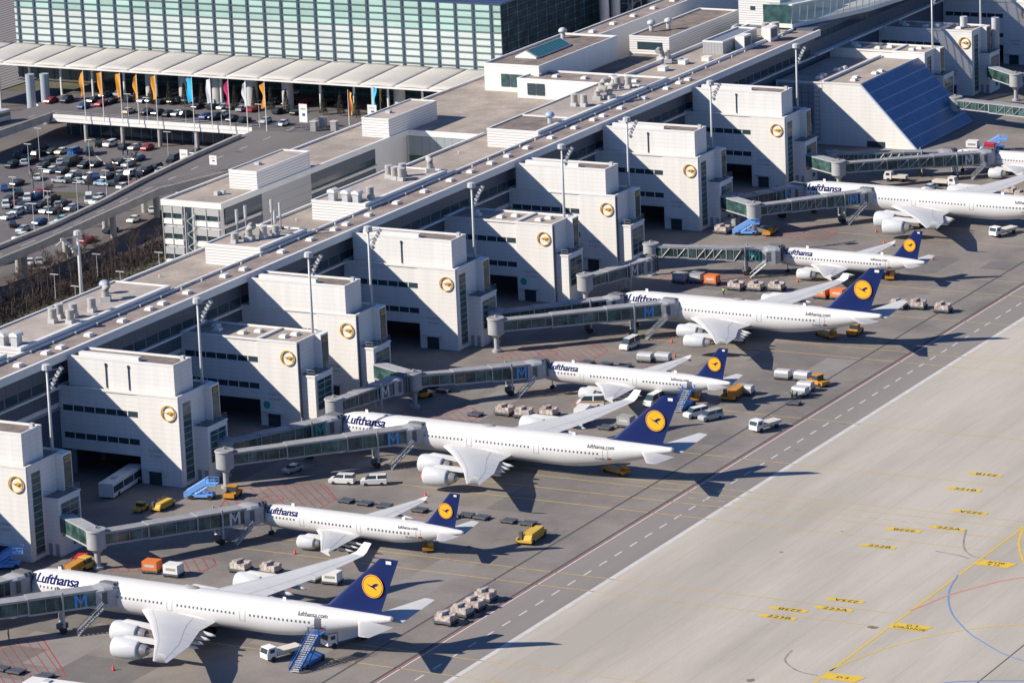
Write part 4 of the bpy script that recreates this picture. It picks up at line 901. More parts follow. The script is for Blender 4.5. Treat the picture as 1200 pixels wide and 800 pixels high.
for k in range(15): inst('transom', hm, hall, (0, 0, 31.4-k*1.86))
b = MB()
for k, (i, j) in enumerate([(6,2),(20,0),(28,1),(12,11),(3,7)]): b.box(-.04,-.01,3.5+i*5.36,8.2+i*5.36,31.5-(j+1)*1.86,31.3-j*1.86)
b.build('tinted_panes', mat('grey_green_pane', (.46,.55,.53), .3), hall)
b = MB(); b.box(-.3,112,-.4,H,hz,hz+.5); b.build('roof', mat('dark_roof_glass', (.03,.05,.12), .5, stripe=[(0,3,.2,4)]), hall)
b = MB(); b.box(.3,110,-.15,0,6,hz); b.build('side_glazing', mat('dark_side_glass', (.016,.04,.06), .6, var=.7, vs=.35, spec=.15, stripe=[(2,1.86,.2,2.6),(0,5.4,.5,2.4),(0,1.8,.15,1.6)]), hall)
b = MB(); b.box(40,110,-9,-.2,0,10); b.build('side_annex', M['dgrey'], hall)
for x, y, l in [(1003.5,519.0,'leftmost white shaft beside the dark side of the hall'),(1008.2,518.0,'second white shaft beside the dark side of the hall'),(1022.5,514.0,'third white shaft, right of the stair tower'),(1027.2,513.2,'fourth white shaft, right of the stair tower')]:
    b = MB(); b.cyl(0,0,0,38,1.35,n=16); thing_mesh('round_shaft', b, M['lgrey'], (x, y, 0), l, 'air shaft', 'white round shafts beside the hall')
st_ = empty('stair_tower', (1012.5, 515, 0)); tag(st_, 'open steel stair tower between the white shafts', 'stair tower')
b = MB()
for x, y in ((0,0),(5.4,0),(0,4),(5.4,4)): b.bar((x,y,0),(x,y,38),.22)
for k in range(14):
    for (p, q) in (((0,0),(5.4,0)),((0,0),(0,4)),((5.4,0),(5.4,4))): b.bar((*p,k*2.7+2),(*q,k*2.7+2),.16)
b.build('frame', M['grey'], st_)
b = MB()
for k in range(13): b.extr([(0.3,1,k*2.7+2),(.3,2.4,k*2.7+2),(.3,2.4,k*2.7+2.15),(.3,1,k*2.7+2.15)] if k%2 else [(0.3,1,k*2.7+4.7),(.3,2.4,k*2.7+4.7),(.3,2.4,k*2.7+4.85),(.3,1,k*2.7+4.85)], (4.8,0,2.7 if k%2 else -2.7))
b.build('stair_flights', M['grey'], st_)
# canopy with shallow vaults
cn = empty('entrance_canopy', (932, 523, 0)); tag(cn, 'white vaulted canopy along the whole terminal front', 'canopy')
x0c, x1c = 931.0, 952.3; y0c = 523; nb = 17; pw = 10.3; CH = nb*pw
b = MB(); nx, nyv = 8, 8
for k in range(nb):
    ya = k*pw
    def zf(i, j):
        s_, t = i/nx, j/nyv
        return 14.3+1.1*s_+ .6*math.sin(math.pi*(t))*math.sin(math.pi*min(1,s_*.92+.04))**.7
    vs = [(-1+(x1c-x0c)*i/nx, ya+pw*j/nyv, zf(i, j)) for i in range(nx+1) for j in range(nyv+1)]
    fs = [(i*(nyv+1)+j, i*(nyv+1)+j+1, (i+1)*(nyv+1)+j+1, (i+1)*(nyv+1)+j) for i in range(nx) for j in range(nyv)]
    m_ = MB(); m_.add(vs, fs); o = m_.build('canopy_vault', mat('canopy_membrane', (.54,.51,.47), .7, var=.10, vs=.12), cn, smooth='auto')
    so_ = o.modifiers.new('s', 'SOLIDIFY'); so_.thickness = .3
b.box(-1.3,-.95,0,CH,13.9,14.35); b.build('front_gutter', M['white'], cn)
for k in range(18):
    b = MB(); b.cyl(2.2, 4+k*10.3, 0, 14.2, .32, n=8); b.build('column', M['white'], cn)
for i, (x, y) in enumerate([(936.6,622.9),(936.2,612),(935.6,601.1),(934.6,589.6),(935.0,578.8),(936.5,545.5)]):
    b = MB(); b.cyl(0,0,0,13.6,1.55,n=20); thing_mesh('round_shaft', b, mat('pale_concrete_shaft', (.45,.45,.44), .6, var=.1, vs=.5), (x, y, 0), ['first thick round shaft under the canopy from the left','second thick round shaft under the canopy from the left','third thick round shaft under the canopy from the left','fourth thick round shaft under the canopy from the left','fifth thick round shaft under the canopy from the left','thick round shaft by the blue flag, right end of the canopy'][i], 'air shaft', 'thick round shafts under the canopy')
for i, (x, y) in enumerate([(922.1,650.3),(923.8,646.8)]):
    b = MB(); b.cyl(0,0,0,13.7,1.25,n=20); thing_mesh('round_shaft', b, mat('blue_grey_shaft', (.34,.38,.43), .5), (x, y+2, 0), ['left of the two blue grey shafts left of the flags','right of the two blue grey shafts left of the flags'][i], 'air shaft', 'blue grey shafts at the ramp')
# ------------------------------------------------------------ forecourt deck, ramps, parking ground
def slab(name, pts, z, t, ms, ed=M['conc'], zz=None):
    b = MB(); n = len(pts)
    b.add([(x,y,z) for x,y in pts], [tuple(range(n))], 0)
    b.add([(x,y,z-.004) for x,y in pts]+[(x,y,z-t) for x,y in pts], [(i,(i+1)%n,(i+1)%n+n,i+n) for i in range(n)]+[tuple(range(n,2*n))[::-1]], 1)
    return struct(b.build(name, [ms, ed]))
sheet('parking_ground', 740, 960, 556, 720, -.02, M['lot'])
M['plaza'] = mat('striped_plaza_paving', (.24,.22,.21), .85, stripe=[(1,2.4,1.0,.45)])
sheet('plaza', 955, 1160, 690, 900, -.02, M['plaza'])
sheet('yard', 951, 1200, 480, 523, -.03, M['lot'])
slab('forecourt_deck', [(905.6,571.5),(905.6,634.5),(921,650),(952,650),(952,528),(925,528),(905.6,545)], 6, 1.0, M['lot'], M['white'])
slab('access_ramp', [(700,545.5),(758,548.7),(776,549.2),(797,551.2),(834,554.2),(870,545),(905.3,536),(905.3,571.2),(896,570.4),(871,568.4),(841.5,564.7),(819,560.8),(792,557.6),(771,557.2),(700,556)], 6.5, 1.1, M['road'])
slab('upper_ramp', [(870,634.8),(908.4,635.2),(920,647.5),(913,648.4),(898,646.2),(870,645)], 6.02, 1.0, M['road'])
def wall_line(name, pts, z0, z1, t, m, label, cat='wall', group=None):
    b = MB(); P = [Vector((x,y,0)) for x, y in pts]
    for i in range(len(P)-1):
        d = (P[i+1]-P[i]).normalized(); n = Vector((-d.y,d.x,0))*t/2; a, c = P[i], P[i+1]
        b.prism([((a+n).x,(a+n).y),((a-n).x,(a-n).y),((c-n).x,(c-n).y),((c+n).x,(c+n).y)], z0, z1)
    o = b.build(name, m); tag(o, label, cat, group); return o
near = [(700,545.7),(758,548.9),(776,549.4),(797,551.4),(834,554.4),(870,545.2),(905,536.2)]
wall_line('ramp_parapet', near, 5.85, 7.3, .4, M['conc'], 'concrete parapet on the near side of the access ramp', 'parapet')
wall_line('ramp_parapet', [(700,555.5),(771,556.8),(792,557.2),(819,560.4),(841.5,564.2),(871,567.8),(896,569.8)], 6.5, 7.4, .9, M['conc'], 'broad concrete kerb wall on the far side of the access ramp', 'parapet')
wall_line('deck_parapet', [(905.7,572),(905.7,634)], 6.0, 7.0, .4, M['white'], 'white parapet along the forecourt edge below the flags', 'parapet')
wall_line('ramp_parapet', [(870,635.0),(908.2,635.4)], 5.2, 7.1, .4, M['conc'], 'parapet on the short ramp at the upper left', 'parapet')
b = MB()
rail(b, near[1:6], 7.5, .9, 4, .06); tag(b.build('ramp_railing', M['grey']), 'thin steel railing on top of the near ramp parapet', 'railing')
b = MB(); rail(b, [(905.5,572),(905.5,634)], 7.0, .9, 2.4, .06); tag(b.build('deck_railing', M['grey']), 'thin steel railing along the forecourt edge', 'railing')
b = MB()
def along(P, step, ln, off, w, z, b):
    for i in range(len(P)-1):
        a, c = Vector((*P[i],0)), Vector((*P[i+1],0)); L = (c-a).length; d = (c-a)/L; t = 0
        while t < L: q = a+d*t; q2 = a+d*min(L, t+ln); line(b, [(q.x,q.y+off),(q2.x,q2.y+off)], w, z); t += step
along([(702,550),(776,553.3),(797,554.5),(834,558.5),(871,561.5),(925,563)], 12, 4, 0, .25, 6.51, b); along([(872,640),(908,641)], 8, 3, 0, .25, 6.035, b)
struct(b.build('ramp_lane_marks', M['lw']))
for i, (x, y) in enumerate([(752,547.8),(770.3,549.5),(791,551),(812,552.8),(834,554.8),(856,556),(758,552.6),(775,553.6),(796,554.8),(817,557.5),(838,560),(858,563)]):
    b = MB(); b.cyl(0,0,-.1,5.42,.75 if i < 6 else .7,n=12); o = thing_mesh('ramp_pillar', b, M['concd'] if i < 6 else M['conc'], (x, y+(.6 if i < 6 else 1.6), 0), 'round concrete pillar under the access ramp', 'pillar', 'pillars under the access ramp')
for i in range(6):
    b = MB(); b.cyl(0,0,0,5.0,.55,n=10); thing_mesh('deck_pillar', b, M['conc'], (906.6, 624.5-i*11.6, 0), 'round concrete pillar under the forecourt edge', 'pillar', 'pillars under the forecourt edge')
b = MB(); b.box(0,.3,0,63,0,5.0); tag(b.build('arrivals_glazing', mat('arrivals_dark_glass', (.03,.05,.07), .12, stripe=[(1,3.2,.18,6)]), None, loc=(913, 572, 0)), 'dark glazed arrivals front under the forecourt', 'glazed wall')
# lawns and lot markings
for pts in ([(700,500),(772,500),(905,514),(905,538),(835,540),(700,537)],):
    b = MB(); b.add([(x,y,-.01) for x,y in pts], [tuple(range(len(pts)))]); struct(b.build('lawn', mat('lawn_grass', (.085,.10,.035), .95, col2=(.075,.062,.045), vs=.2, fine=.3)))
b = MB(); b.add([(x,y,-.008) for x,y in [(700,538),(835,541),(905,540),(905,556),(700,556)]], [(0,1,2,3,4)]); struct(b.build('gravel_path', mat('brown_gravel', (.12,.10,.095), .95, col2=(.075,.062,.06), vs=.15, fine=.15)))
b = MB(); b.add([(x,y,.02) for x,y in [(845,596.5),(851,596),(852,590),(851,586.5),(846,588)]], [(0,1,2,3,4)]); struct(b.build('grass_island', MATS['lawn_grass']))
b = MB(); line(b, [(868,575),(880,600),(900,620)], .35, .01); line(b, [(800,562),(830,572),(860,580)], .3, .01); struct(b.build('kerb_line', M['lw']))
# ------------------------------------------------------------ jet bridges
CAMDIR = Vector((-.84, -.46, 0))
def jet_bridge(rot, cab, dz, label, letter='bluem', truss=False, arm=None, zr=5.6, drive_t=.80, stair=True, nose_v=1):
    rx, ry = rot; cx, cy = cab
    root = empty('jet_bridge', (rx, ry, 0)); tag(root, label, 'jet bridge', 'covered passenger bridges along the pier')
    A = Vector((0,0,zr)); B = Vector((cx-rx, cy-ry, dz)); d = (B-A); L = d.length; d2 = Vector((d.x,d.y,0)).normalized(); n = Vector((-d2.y,d2.x,0))
    if n.dot(CAMDIR) < 0: n = -n                              # n points to the camera side
    tn = mat('bridge_frame_grey', (.40,.41,.42), .5, var=.12, vs=.8); tg = mat('bridge_roof_grey', (.33,.33,.34), .6, var=.2, vs=.5)
    glm = mat('bridge_glass', (.075,.15,.145), .15, var=.7, vs=.45, spec=.5, cell=(1.7,1.7,50,.35))
    # rotunda
    b = MB(); b.cyl(0,0,zr-1.7,zr+1.55,1.75,n=20); ro = b.build('rotunda', tn, root, smooth='auto')
    b = MB(); b.cyl(0,0,zr+1.56,zr+1.8,1.95,1.8,20); b.cyl(.5,.3,zr+1.8,zr+2.2,.3,n=8); b.build('rotunda_roof', tg, ro, smooth='auto')
    b = MB(); b.cyl(0,0,0,zr-1.7,.55,n=12); b.cyl(0,0,zr-2.6,zr-1.7,.6,1.5,12); b.cyl(0,0,0,.5,1.0,n=12); b.build('column', tn, root, smooth='auto')
    if arm:
        a2 = Vector((arm[0]-rx, arm[1]-ry, zr)); q = Vector((-(a2-A).y,(a2-A).x,0)).normalized()*1.35
        def sec(p, s0, s1): return [p+q+Vector((0,0,s0)), p-q+Vector((0,0,s0)), p-q+Vector((0,0,s1)), p+q+Vector((0,0,s1))]
        b = MB(); b.loft([sec(A,-1.6,-1.3), sec(a2,-1.2,-.9)]); b.loft([sec(A,1.3,1.55), sec(a2,1.7,1.95)]); fa = b.build('access_arm', tn, root)
        q *= .95; b = MB(); b.loft([sec(A,-1.3,1.3), sec(a2,-.9,1.7)]); b.build('arm_glazing', glm, fa)
    lens = [(.035,.36,1.25,2.45),(.32,.68,1.4,2.7),(.64,.965,1.55,2.95)]
    for i, (t0, t1, hw, hh) in enumerate(lens):
        p0, p1 = A+d*t0, A+d*t1
        def sec(p, w, z0, z1): return [p+n*w+Vector((0,0,z0)), p-n*w+Vector((0,0,z0)), p-n*w+Vector((0,0,z1)), p+n*w+Vector((0,0,z1))]
        b = MB(); b.loft([sec(p0,hw,-hh/2,-hh/2+.32), sec(p1,hw,-hh/2,-hh/2+.32)]); b.loft([sec(p0,hw,hh/2-.28,hh/2), sec(p1,hw,hh/2-.28,hh/2)])
        for k in range(5):
            t = k/4; p = p0.lerp(p1, t); wd = .24 if k in (0,4) else .07
            for s_ in (-1,1): b.loft([[p+n*s_*hw+d2*a+Vector((0,0,z)) for a, z in ((-wd/2,-hh/2),(wd/2,-hh/2),(wd/2,hh/2),(-wd/2,hh/2))], [p+n*s_*(hw-.12)+d2*a+Vector((0,0,z)) for a, z in ((-wd/2,-hh/2),(wd/2,-hh/2),(wd/2,hh/2),(-wd/2,hh/2))]])
        if truss and i < 3:
            m_ = 5
            for k in range(1, 4):
                for s_ in (1,):
                    a = p0.lerp(p1, k/m_)+n*s_*(hw+.03); c = p0.lerp(p1, (k+1)/m_)+n*s_*(hw+.03)
                    if k != 2 or i == 1: b.bar(a+Vector((0,0,-hh/2+.2)), c+Vector((0,0,hh/2-.2)), .16); b.bar(a+Vector((0,0,-hh/2+.2)), a+Vector((0,0,hh/2-.2)), .14)
        se = b.build('tunnel_section', tn if i < 3 else tg, root)
        b = MB(); b.loft([sec(p0,hw-.06,-hh/2+.3,hh/2-.26), sec(p1,hw-.06,-hh/2+.3,hh/2-.26)]); b.build('tunnel_glazing', glm, se)
        b = MB(); b.loft([sec(p0,hw+.05,hh/2+.01,hh/2+.09), sec(p1,hw+.05,hh/2+.01,hh/2+.09)]); b.build('tunnel_roof', tg, se)
    # cab and folding hood
    p = B; b = MB()
    rings = []
    for t, w, z0, z1 in ((-1.6,1.7,-1.6,1.6),(-.2,2.0,-1.7,1.75),(1.4,1.9,-1.65,1.7),(2.4,1.5,-1.5,1.55)):
        q = p+d2*t; rings.append([q+n*w+Vector((0,0,z0)), q-n*w+Vector((0,0,z0)), q-n*w+Vector((0,0,z1-.35)), q-n*(w-.4)+Vector((0,0,z1)), q+n*(w-.4)+Vector((0,0,z1)), q+n*w+Vector((0,0,z1-.35))])
    b.loft(rings); cb = b.build('cab', tn, root)
    b = MB(); q0 = p+n*1.95+d2*.2; b.loft([[q0+d2*a+Vector((0,0,z)) for a, z in ((-.8,-1.0),(.1,-1.0),(.1,1.1),(-.8,1.1))], [q0+n*.08+d2*a+Vector((0,0,z)) for a, z in ((-.8,-1.0),(.1,-1.0),(.1,1.1),(-.8,1.1))]]); b.build('cab_door', M['dgrey'], cb)
    b = MB(); hd = Vector((nose_v,-.25,0)).normalized(); hn = Vector((-hd.y,hd.x,0))
    for k in range(5):
        q = p+hd*(1.0+k*.42); w = 1.85 if k%2 else 2.05; b.loft([[q+hn*w+Vector((0,0,-1.5)), q-hn*w+Vector((0,0,-1.5)), q-hn*w+Vector((0,0,1.5)), q-hn*(w-.5)+Vector((0,0,2.0)), q+hn*(w-.5)+Vector((0,0,2.0)), q+hn*w+Vector((0,0,1.5))], [q+hd*.3+hn*w+Vector((0,0,-1.5)), q+hd*.3-hn*w+Vector((0,0,-1.5)), q+hd*.3-hn*w+Vector((0,0,1.5)), q+hd*.3-hn*(w-.5)+Vector((0,0,2.0)), q+hd*.3+hn*(w-.5)+Vector((0,0,2.0)), q+hd*.3+hn*w+Vector((0,0,1.5))]])
    b.build('folding_hood', mat('hood_fabric', (.13,.135,.15), .8), cb)
    # drive unit
    q = A+d*drive_t; hh = q.z
    b = MB(); 
    for s_ in (-1,1): b.bar(q+n*s_*1.75+Vector((0,0,2.0)), Vector((q.x,q.y,1.6))+n*s_*1.75, .3)
    b.bar(Vector((q.x,q.y,1.5))+n*1.8, Vector((q.x,q.y,1.5))-n*1.8, .34); b.bar(q+Vector((0,0,-1.4)), Vector((q.x,q.y,.9)), .5); dr = b.build('drive_column', tn, root)
    for s_ in (-1,1):
        w = MB(); c = Vector((q.x,q.y,.62))+n*s_*.75; w.tube([c-n*.22, c+n*.22], .62, 16); w.build('wheel', M['black'], dr)
    b = MB(); c = Vector((q.x,q.y,1.1)); b.box(c.x-.8,c.x+.8,c.y-.7,c.y+.7,.8,1.7); b.build('motor_box', M['dgrey'], dr)
    if stair:
        b = MB(); top = B+n*2.1-d2*.6+Vector((0,0,-1.5)); foot = top-d2*(4.8 if dz > 5 else 3.6)+n*.3; foot.z = .15
        for s_ in (0, .9):
            b.bar(top+n*s_, foot+n*s_, .22); b.bar(top+n*s_+Vector((0,0,1)), foot+n*s_+Vector((0,0,1)), .08)
            for k in range(6): a = top.lerp(foot, k/5)+n*s_; b.bar(a, a+Vector((0,0,1)), .07)
        for k in range(14):
            a = top.lerp(foot, (k+.5)/14); b.loft([[a+d2*x+Vector((0,0,z)) for x, z in ((-.15,0),(.15,0),(.15,.05),(-.15,.05))], [a+n*.9+d2*x+Vector((0,0,z)) for x, z in ((-.15,0),(.15,0),(.15,.05),(-.15,.05))]])
        b.build('service_stair', tn, root)
    if letter:
        mp_ = [(-1.05,-1.15),(-.62,-1.15),(-.62,.45),(0,-.75),(.62,.45),(.62,-1.15),(1.05,-1.15),(1.05,1.15),(.62,1.15),(0,-.1),(-.62,1.15),(-1.05,1.15)]; vs = [(p[0],p[1],0) for p in mp_]; fs = [(0,1,2,11),(11,2,10),(2,3,9,10),(3,4,8,9),(4,7,8),(4,5,6,7)]; rt_ = Vector((0,0,1)).cross(n)*1.0; rt_ = rt_ if rt_.dot(Vector((_s,-_c,0))) > 0 else -rt_
        q = A+d*(drive_t+.085)+n*1.62; b = MB(); b.add([q+rt_*v[0]*1.02+Vector((0,0,v[1])) for v in vs], fs); b.build('painted_letter', M[letter], root)
    return root
jet_bridge((534.5,414.5),(561.3,389.6),5.6,'bridge with blue letter at the bottom left edge, docked to the nearest airliner','bluem')
jet_bridge((540.5,418),(560.6,407.3),5.6,'bridge at the left edge docked right at the nose of the nearest airliner',None,stair=False)
jet_bridge((588.4,409.0),(613.9,393.3),4.6,'bridge with white letter reaching the nearest twin-engined airliner','greym',arm=(593.6,418.9))
jet_bridge((640.2,414.6),(667.5,389.7),5.6,'longer of two bridges at the middle four-engined airliner, with blue letter','bluem')
jet_bridge((646.6,418.6),(666.9,408.0),5.6,'shorter of two bridges at the middle four-engined airliner, with green letter','greenm',stair=False)
jet_bridge((679.5,414.0),(697.2,410.8),5.6,'parked bridge with white letter left of the middle four-engined airliner','greym',stair=False,drive_t=.68)
jet_bridge((702.0,408.8),(720.8,392.0),4.6,'bridge with blue letter reaching the twin-engined airliner with blue stairs','bluem',arm=(705.4,418.9))
jet_bridge((746.8,414.4),(771.8,387.0),5.6,'longer of two bridges at the slim-engined airliner, blue letter','bluem')
jet_bridge((753.2,418.0),(771.2,399.7),5.6,'shorter of two bridges at the slim-engined airliner',None,stair=False)
jet_bridge((787.3,414.3),(805.0,409.0),5.6,'parked bridge with white letter behind the slim-engined airliner','greym',stair=False,drive_t=.68)
jet_bridge((818.6,413.8),(827.1,388.5),4.6,'trussed bridge with green letter reaching the shortest airliner','greenm',truss=True)
jet_bridge((862.7,409.0),(883.7,390.6),5.6,'trussed bridge with blue letter at the airliner on the right edge','bluem',truss=True,arm=(867.6,418.9))
jet_bridge((869.5,416.5),(883.2,408.6),5.6,'bridge with dark blue letter at the nose of the airliner on the right edge','bluem',stair=False)
jet_bridge((911.4,409.2),(937.0,382.0),4.6,'trussed bridge with white letter in front of the solar building','greym',truss=True,arm=(915.9,418.9))
jet_bridge((921.5,415.5),(934.8,391.6),4.6,'rear trussed bridge directly below the solar panels',None,truss=True,stair=False)
jet_bridge((992.9,412.3),(985,378),5.6,'bridge with dark glass right of the solar panels',None,truss=True,stair=False)
jet_bridge((1026.5,409.0),(1050,395),5.6,'bridge before the farthest flat-roofed tower at the right edge',None,arm=(1033.5,418.9),stair=False)
# ------------------------------------------------------------ vehicles
CARC = {'w':('white',(.72,.72,.71)),'k':('black',(.018,.02,.028)),'s':('silver',(.40,.42,.44)),'r':('red',(.42,.02,.03)),'b':('blue',(.03,.08,.25)),'B':('bright blue',(.03,.14,.45)),'d':('dark red',(.2,.02,.03)),'l':('light blue',(.35,.48,.62)),'t':('turquoise',(.18,.52,.55)),'c':('cream',(.70,.62,.42))}
def body_mesh(L, Wd, prof, name, m):
    """side profile (y, z) lofted over the width with rounded flanks"""
    b = MB(); rings = []
    for s_, k in ((-1,.90),(-.9,1),(.9,1),(1,.90)):
        rings.append([(s_*Wd/2, y, .35+(z-.35)*k if k < 1 else z) for y, z in prof])
    b.loft(rings); return b.build(name, m, None, link=False).data
PROF = {'car':(4.4,1.78,[(-2.2,.35),(2.2,.35),(2.22,.70),(2.1,.92),(1.1,1.02),(.9,1.04),(-1.9,1.04),(-2.15,.98),(-2.22,.6)],[(1.05,1.02),(.45,1.42),(-1.15,1.45),(-1.95,1.02)]),
        'suv':(4.7,1.9,[(-2.3,.4),(2.3,.4),(2.32,.85),(2.2,1.08),(1.2,1.15),(-2.2,1.15),(-2.33,.9)],[(1.15,1.14),(.6,1.68),(-1.9,1.70),(-2.2,1.14)]),
        'van':(4.9,1.95,[(-2.45,.35),(2.45,.35),(2.5,.9),(2.3,1.1),(1.6,1.2),(.9,1.3),(-2.42,1.3)],[(1.65,1.19),(.9,1.9),(-2.35,1.95),(-2.42,1.29)]),
        'boxvan':(5.4,2.0,[(-2.7,.35),(2.7,.35),(2.72,1.0),(2.4,1.25),(1.9,1.35),(-2.7,1.35)],[(1.95,1.34),(1.2,2.3),(-2.6,2.4),(-2.7,1.34)])}
wheelm = MB().tube([(-.12,0,0),(.12,0,0)], .33, 12) 
_wb = MB(); _wb.tube([(-.12,0,0),(.12,0,0)], .33, 12); WHEEL = _wb.build('wheel', M['black'], None, link=False).data
_wb = MB(); _wb.tube([(-.16,0,0),(.16,0,0)], .48, 12); WHEELB = _wb.build('wheel', M['black'], None, link=False).data
PROTO = {}
def vehicle(kind, col, x, y, z, rz, label, cat, group, name='parked_car', extra=None):
    key = (kind, col)
    if key not in PROTO:
        L, Wd, lo, hi = PROF[kind]; m = mat('car_paint_'+CARC[col][0].replace(' ','_'), CARC[col][1], .25, spec=.6)
        mb = body_mesh(L, Wd, lo, 'body', m)
        b = MB(); hi2 = hi
        b.loft([[(s_*(Wd/2-.08)*(1 if zz < hi[0][1]+.05 else .84), yy, zz) for yy, zz in hi2] for s_ in (-1,1)]); gm_ = b.build('cabin_glass', M['darkglass'], None, link=False).data
        zt = max(p[1] for p in hi); b = MB(); b.extr([((-Wd/2+.08)*.84,hi[1][0]-.06,hi[1][1]+.005),((Wd/2-.08)*.84,hi[1][0]-.06,hi[1][1]+.005),((Wd/2-.08)*.84,hi[2][0]+.06,hi[2][1]+.005),((-Wd/2+.08)*.84,hi[2][0]+.06,hi[2][1]+.005)], (0,0,.05)); 
        for s_ in (-1,1):
            for yy in ((hi[1][0]+hi[2][0])/2,):
                b.extr([(s_*(Wd/2-.08)-.04,yy-.06,hi[0][1]),(s_*(Wd/2-.08)+.0,yy+.06,hi[0][1]),(s_*(Wd/2-.08)*.84+.02,yy+.06,zt),(s_*(Wd/2-.08)*.84-.02,yy-.06,zt)], (0,.12,0))
        rm = b.build('roof', m, None, link=False).data
        PROTO[key] = (mb, gm_, rm, L, Wd)
    mb, gm_, rm, L, Wd = PROTO[key]
    r = empty(name, (x, y, z), rz); tag(r, label, cat, group)
    inst('body', mb, r, (0,0,0)); inst('cabin_glass', gm_, r, (0,0,0)); inst('roof', rm, r, (0,0,0))
    for sx in (-1,1):
        for sy in (-1,1): inst('wheel', WHEEL, r, (sx*(Wd/2-.08), sy*L*.31, .33))
    return r
ORD = ['leftmost','second from left','third from left','fourth from left','fifth from left','sixth from left','seventh from left','eighth from left','ninth from left','tenth from left','eleventh from left','twelfth from left','13th from left','14th from left','15th from left','16th from left','17th from left','18th from left','19th from left','20th from left','21st from left','22nd from left','23rd from left','24th from left','25th from left','26th from left']
def scr(x, y): v = Vector((x, y, -HGT)); q = v; return (q.dot(r2)/q.dot(fwd))
def series(items, key):
    """items: (x, y, ...); returns {index: (ordinal, count)} counted from the left of the picture inside each key"""
    G = {}
    for i, it in enumerate(items): G.setdefault(key(it), []).append(i)
    out = {}
    for k, l in G.items():
        l.sort(key=lambda i: scr(items[i][0], items[i][1]))
        for j, i in enumerate(l): out[i] = (ORD[min(j, len(ORD)-1)], len(l))
    return out
LOADED = [(583.5,335.8), (588.1,335.3), (592.1,335.1), (597.0,335.6), (807.8,349.4), (809.1,345.4), (808.0,339.2), (703.4,389.1), (703.0,384.6), (705.2,380.2), (812.0,389.8), (812.9,385.4), (814.1,381.0), (596.1,384.1), (596.9,378.4), (919.1,368.4), (915.7,363.8)]
ULDS = [(814.2,404.5), (815.4,401.0), (814.6,396.9), (811.0,368.9), (811.5,365.1), (590.1,398.7), (589.7,394.0), (595.9,369.4), (595.9,365.3), (703.6,362.4), (861.0,416.4), (867.2,417.1), (965.2,396.4)]
SILVER = [(749.6,381.1), (750.8,377.6), (746.6,348.5), (746.7,344.2), (739.7,340.4), (735.8,339.8), (733.3,350.6)]
DOLLY = [(639.7,388.2), (639.4,384.0), (639.3,379.8), (639.2,372.3), (639.3,362.6), (639.1,359.3), (638.9,353.6), (638.8,349.6), (535.3,389.8), (535.1,384.0), (535.7,393.1), (744.1,391.8), (744.0,387.5), (743.8,383.2), (700.8,394.4), (700.8,365.4), (729.5,338.4), (714.7,409.3), (716.8,413.4)]
VAN = [(650.2,395.2), (651.7,389.2), (653.6,408.2), (758.6,389.2), (715.0,352.8), (714.0,349.1), (720.2,364.6), (918.3,388.5), (714.8,375.9)]
TRUCK = [(558.3,352.8), (568.7,346.7), (711.1,336.0), (879.4,353.9), (925.2,400.2), (923.4,386.5), (701.8,371.3)]
AMBER = [(630.9,344.7), (730.8,352.0), (674.1,349.7), (619.8,359.7), (780.5,354.2), (784.4,349.3), (727.0,358.7), (832.9,362.1), (744.4,339.8), (587.5,411.1), (584.6,411.9), (621.5,421.6), (624.4,418.7), (635.2,410.1), (863.6,405.4), (709.2,411.2)]
STEPS = [(633.7,415.8), (862.7,411.0), (966.8,391.2), (583.3,425.1)]
BUS = [(630.6,432.3), (533.9,377.6)]
CONE = [(658.4,382.7), (648.3,376.2), (608.5,380.5), (715.3,379.3), (765.7,382.9), (755.1,377.0), (552.2,381.9), (542.5,375.5), (822.8,379.9), (862.6,376.3), (851.6,359.8), (873.2,382.9)]
PERSON = [(549.6,401.2), (806.8,390.4), (734.0,340.8), (769.7,368.1), (732.9,351.9), (736.0,341.0), (884.4,395.8)]
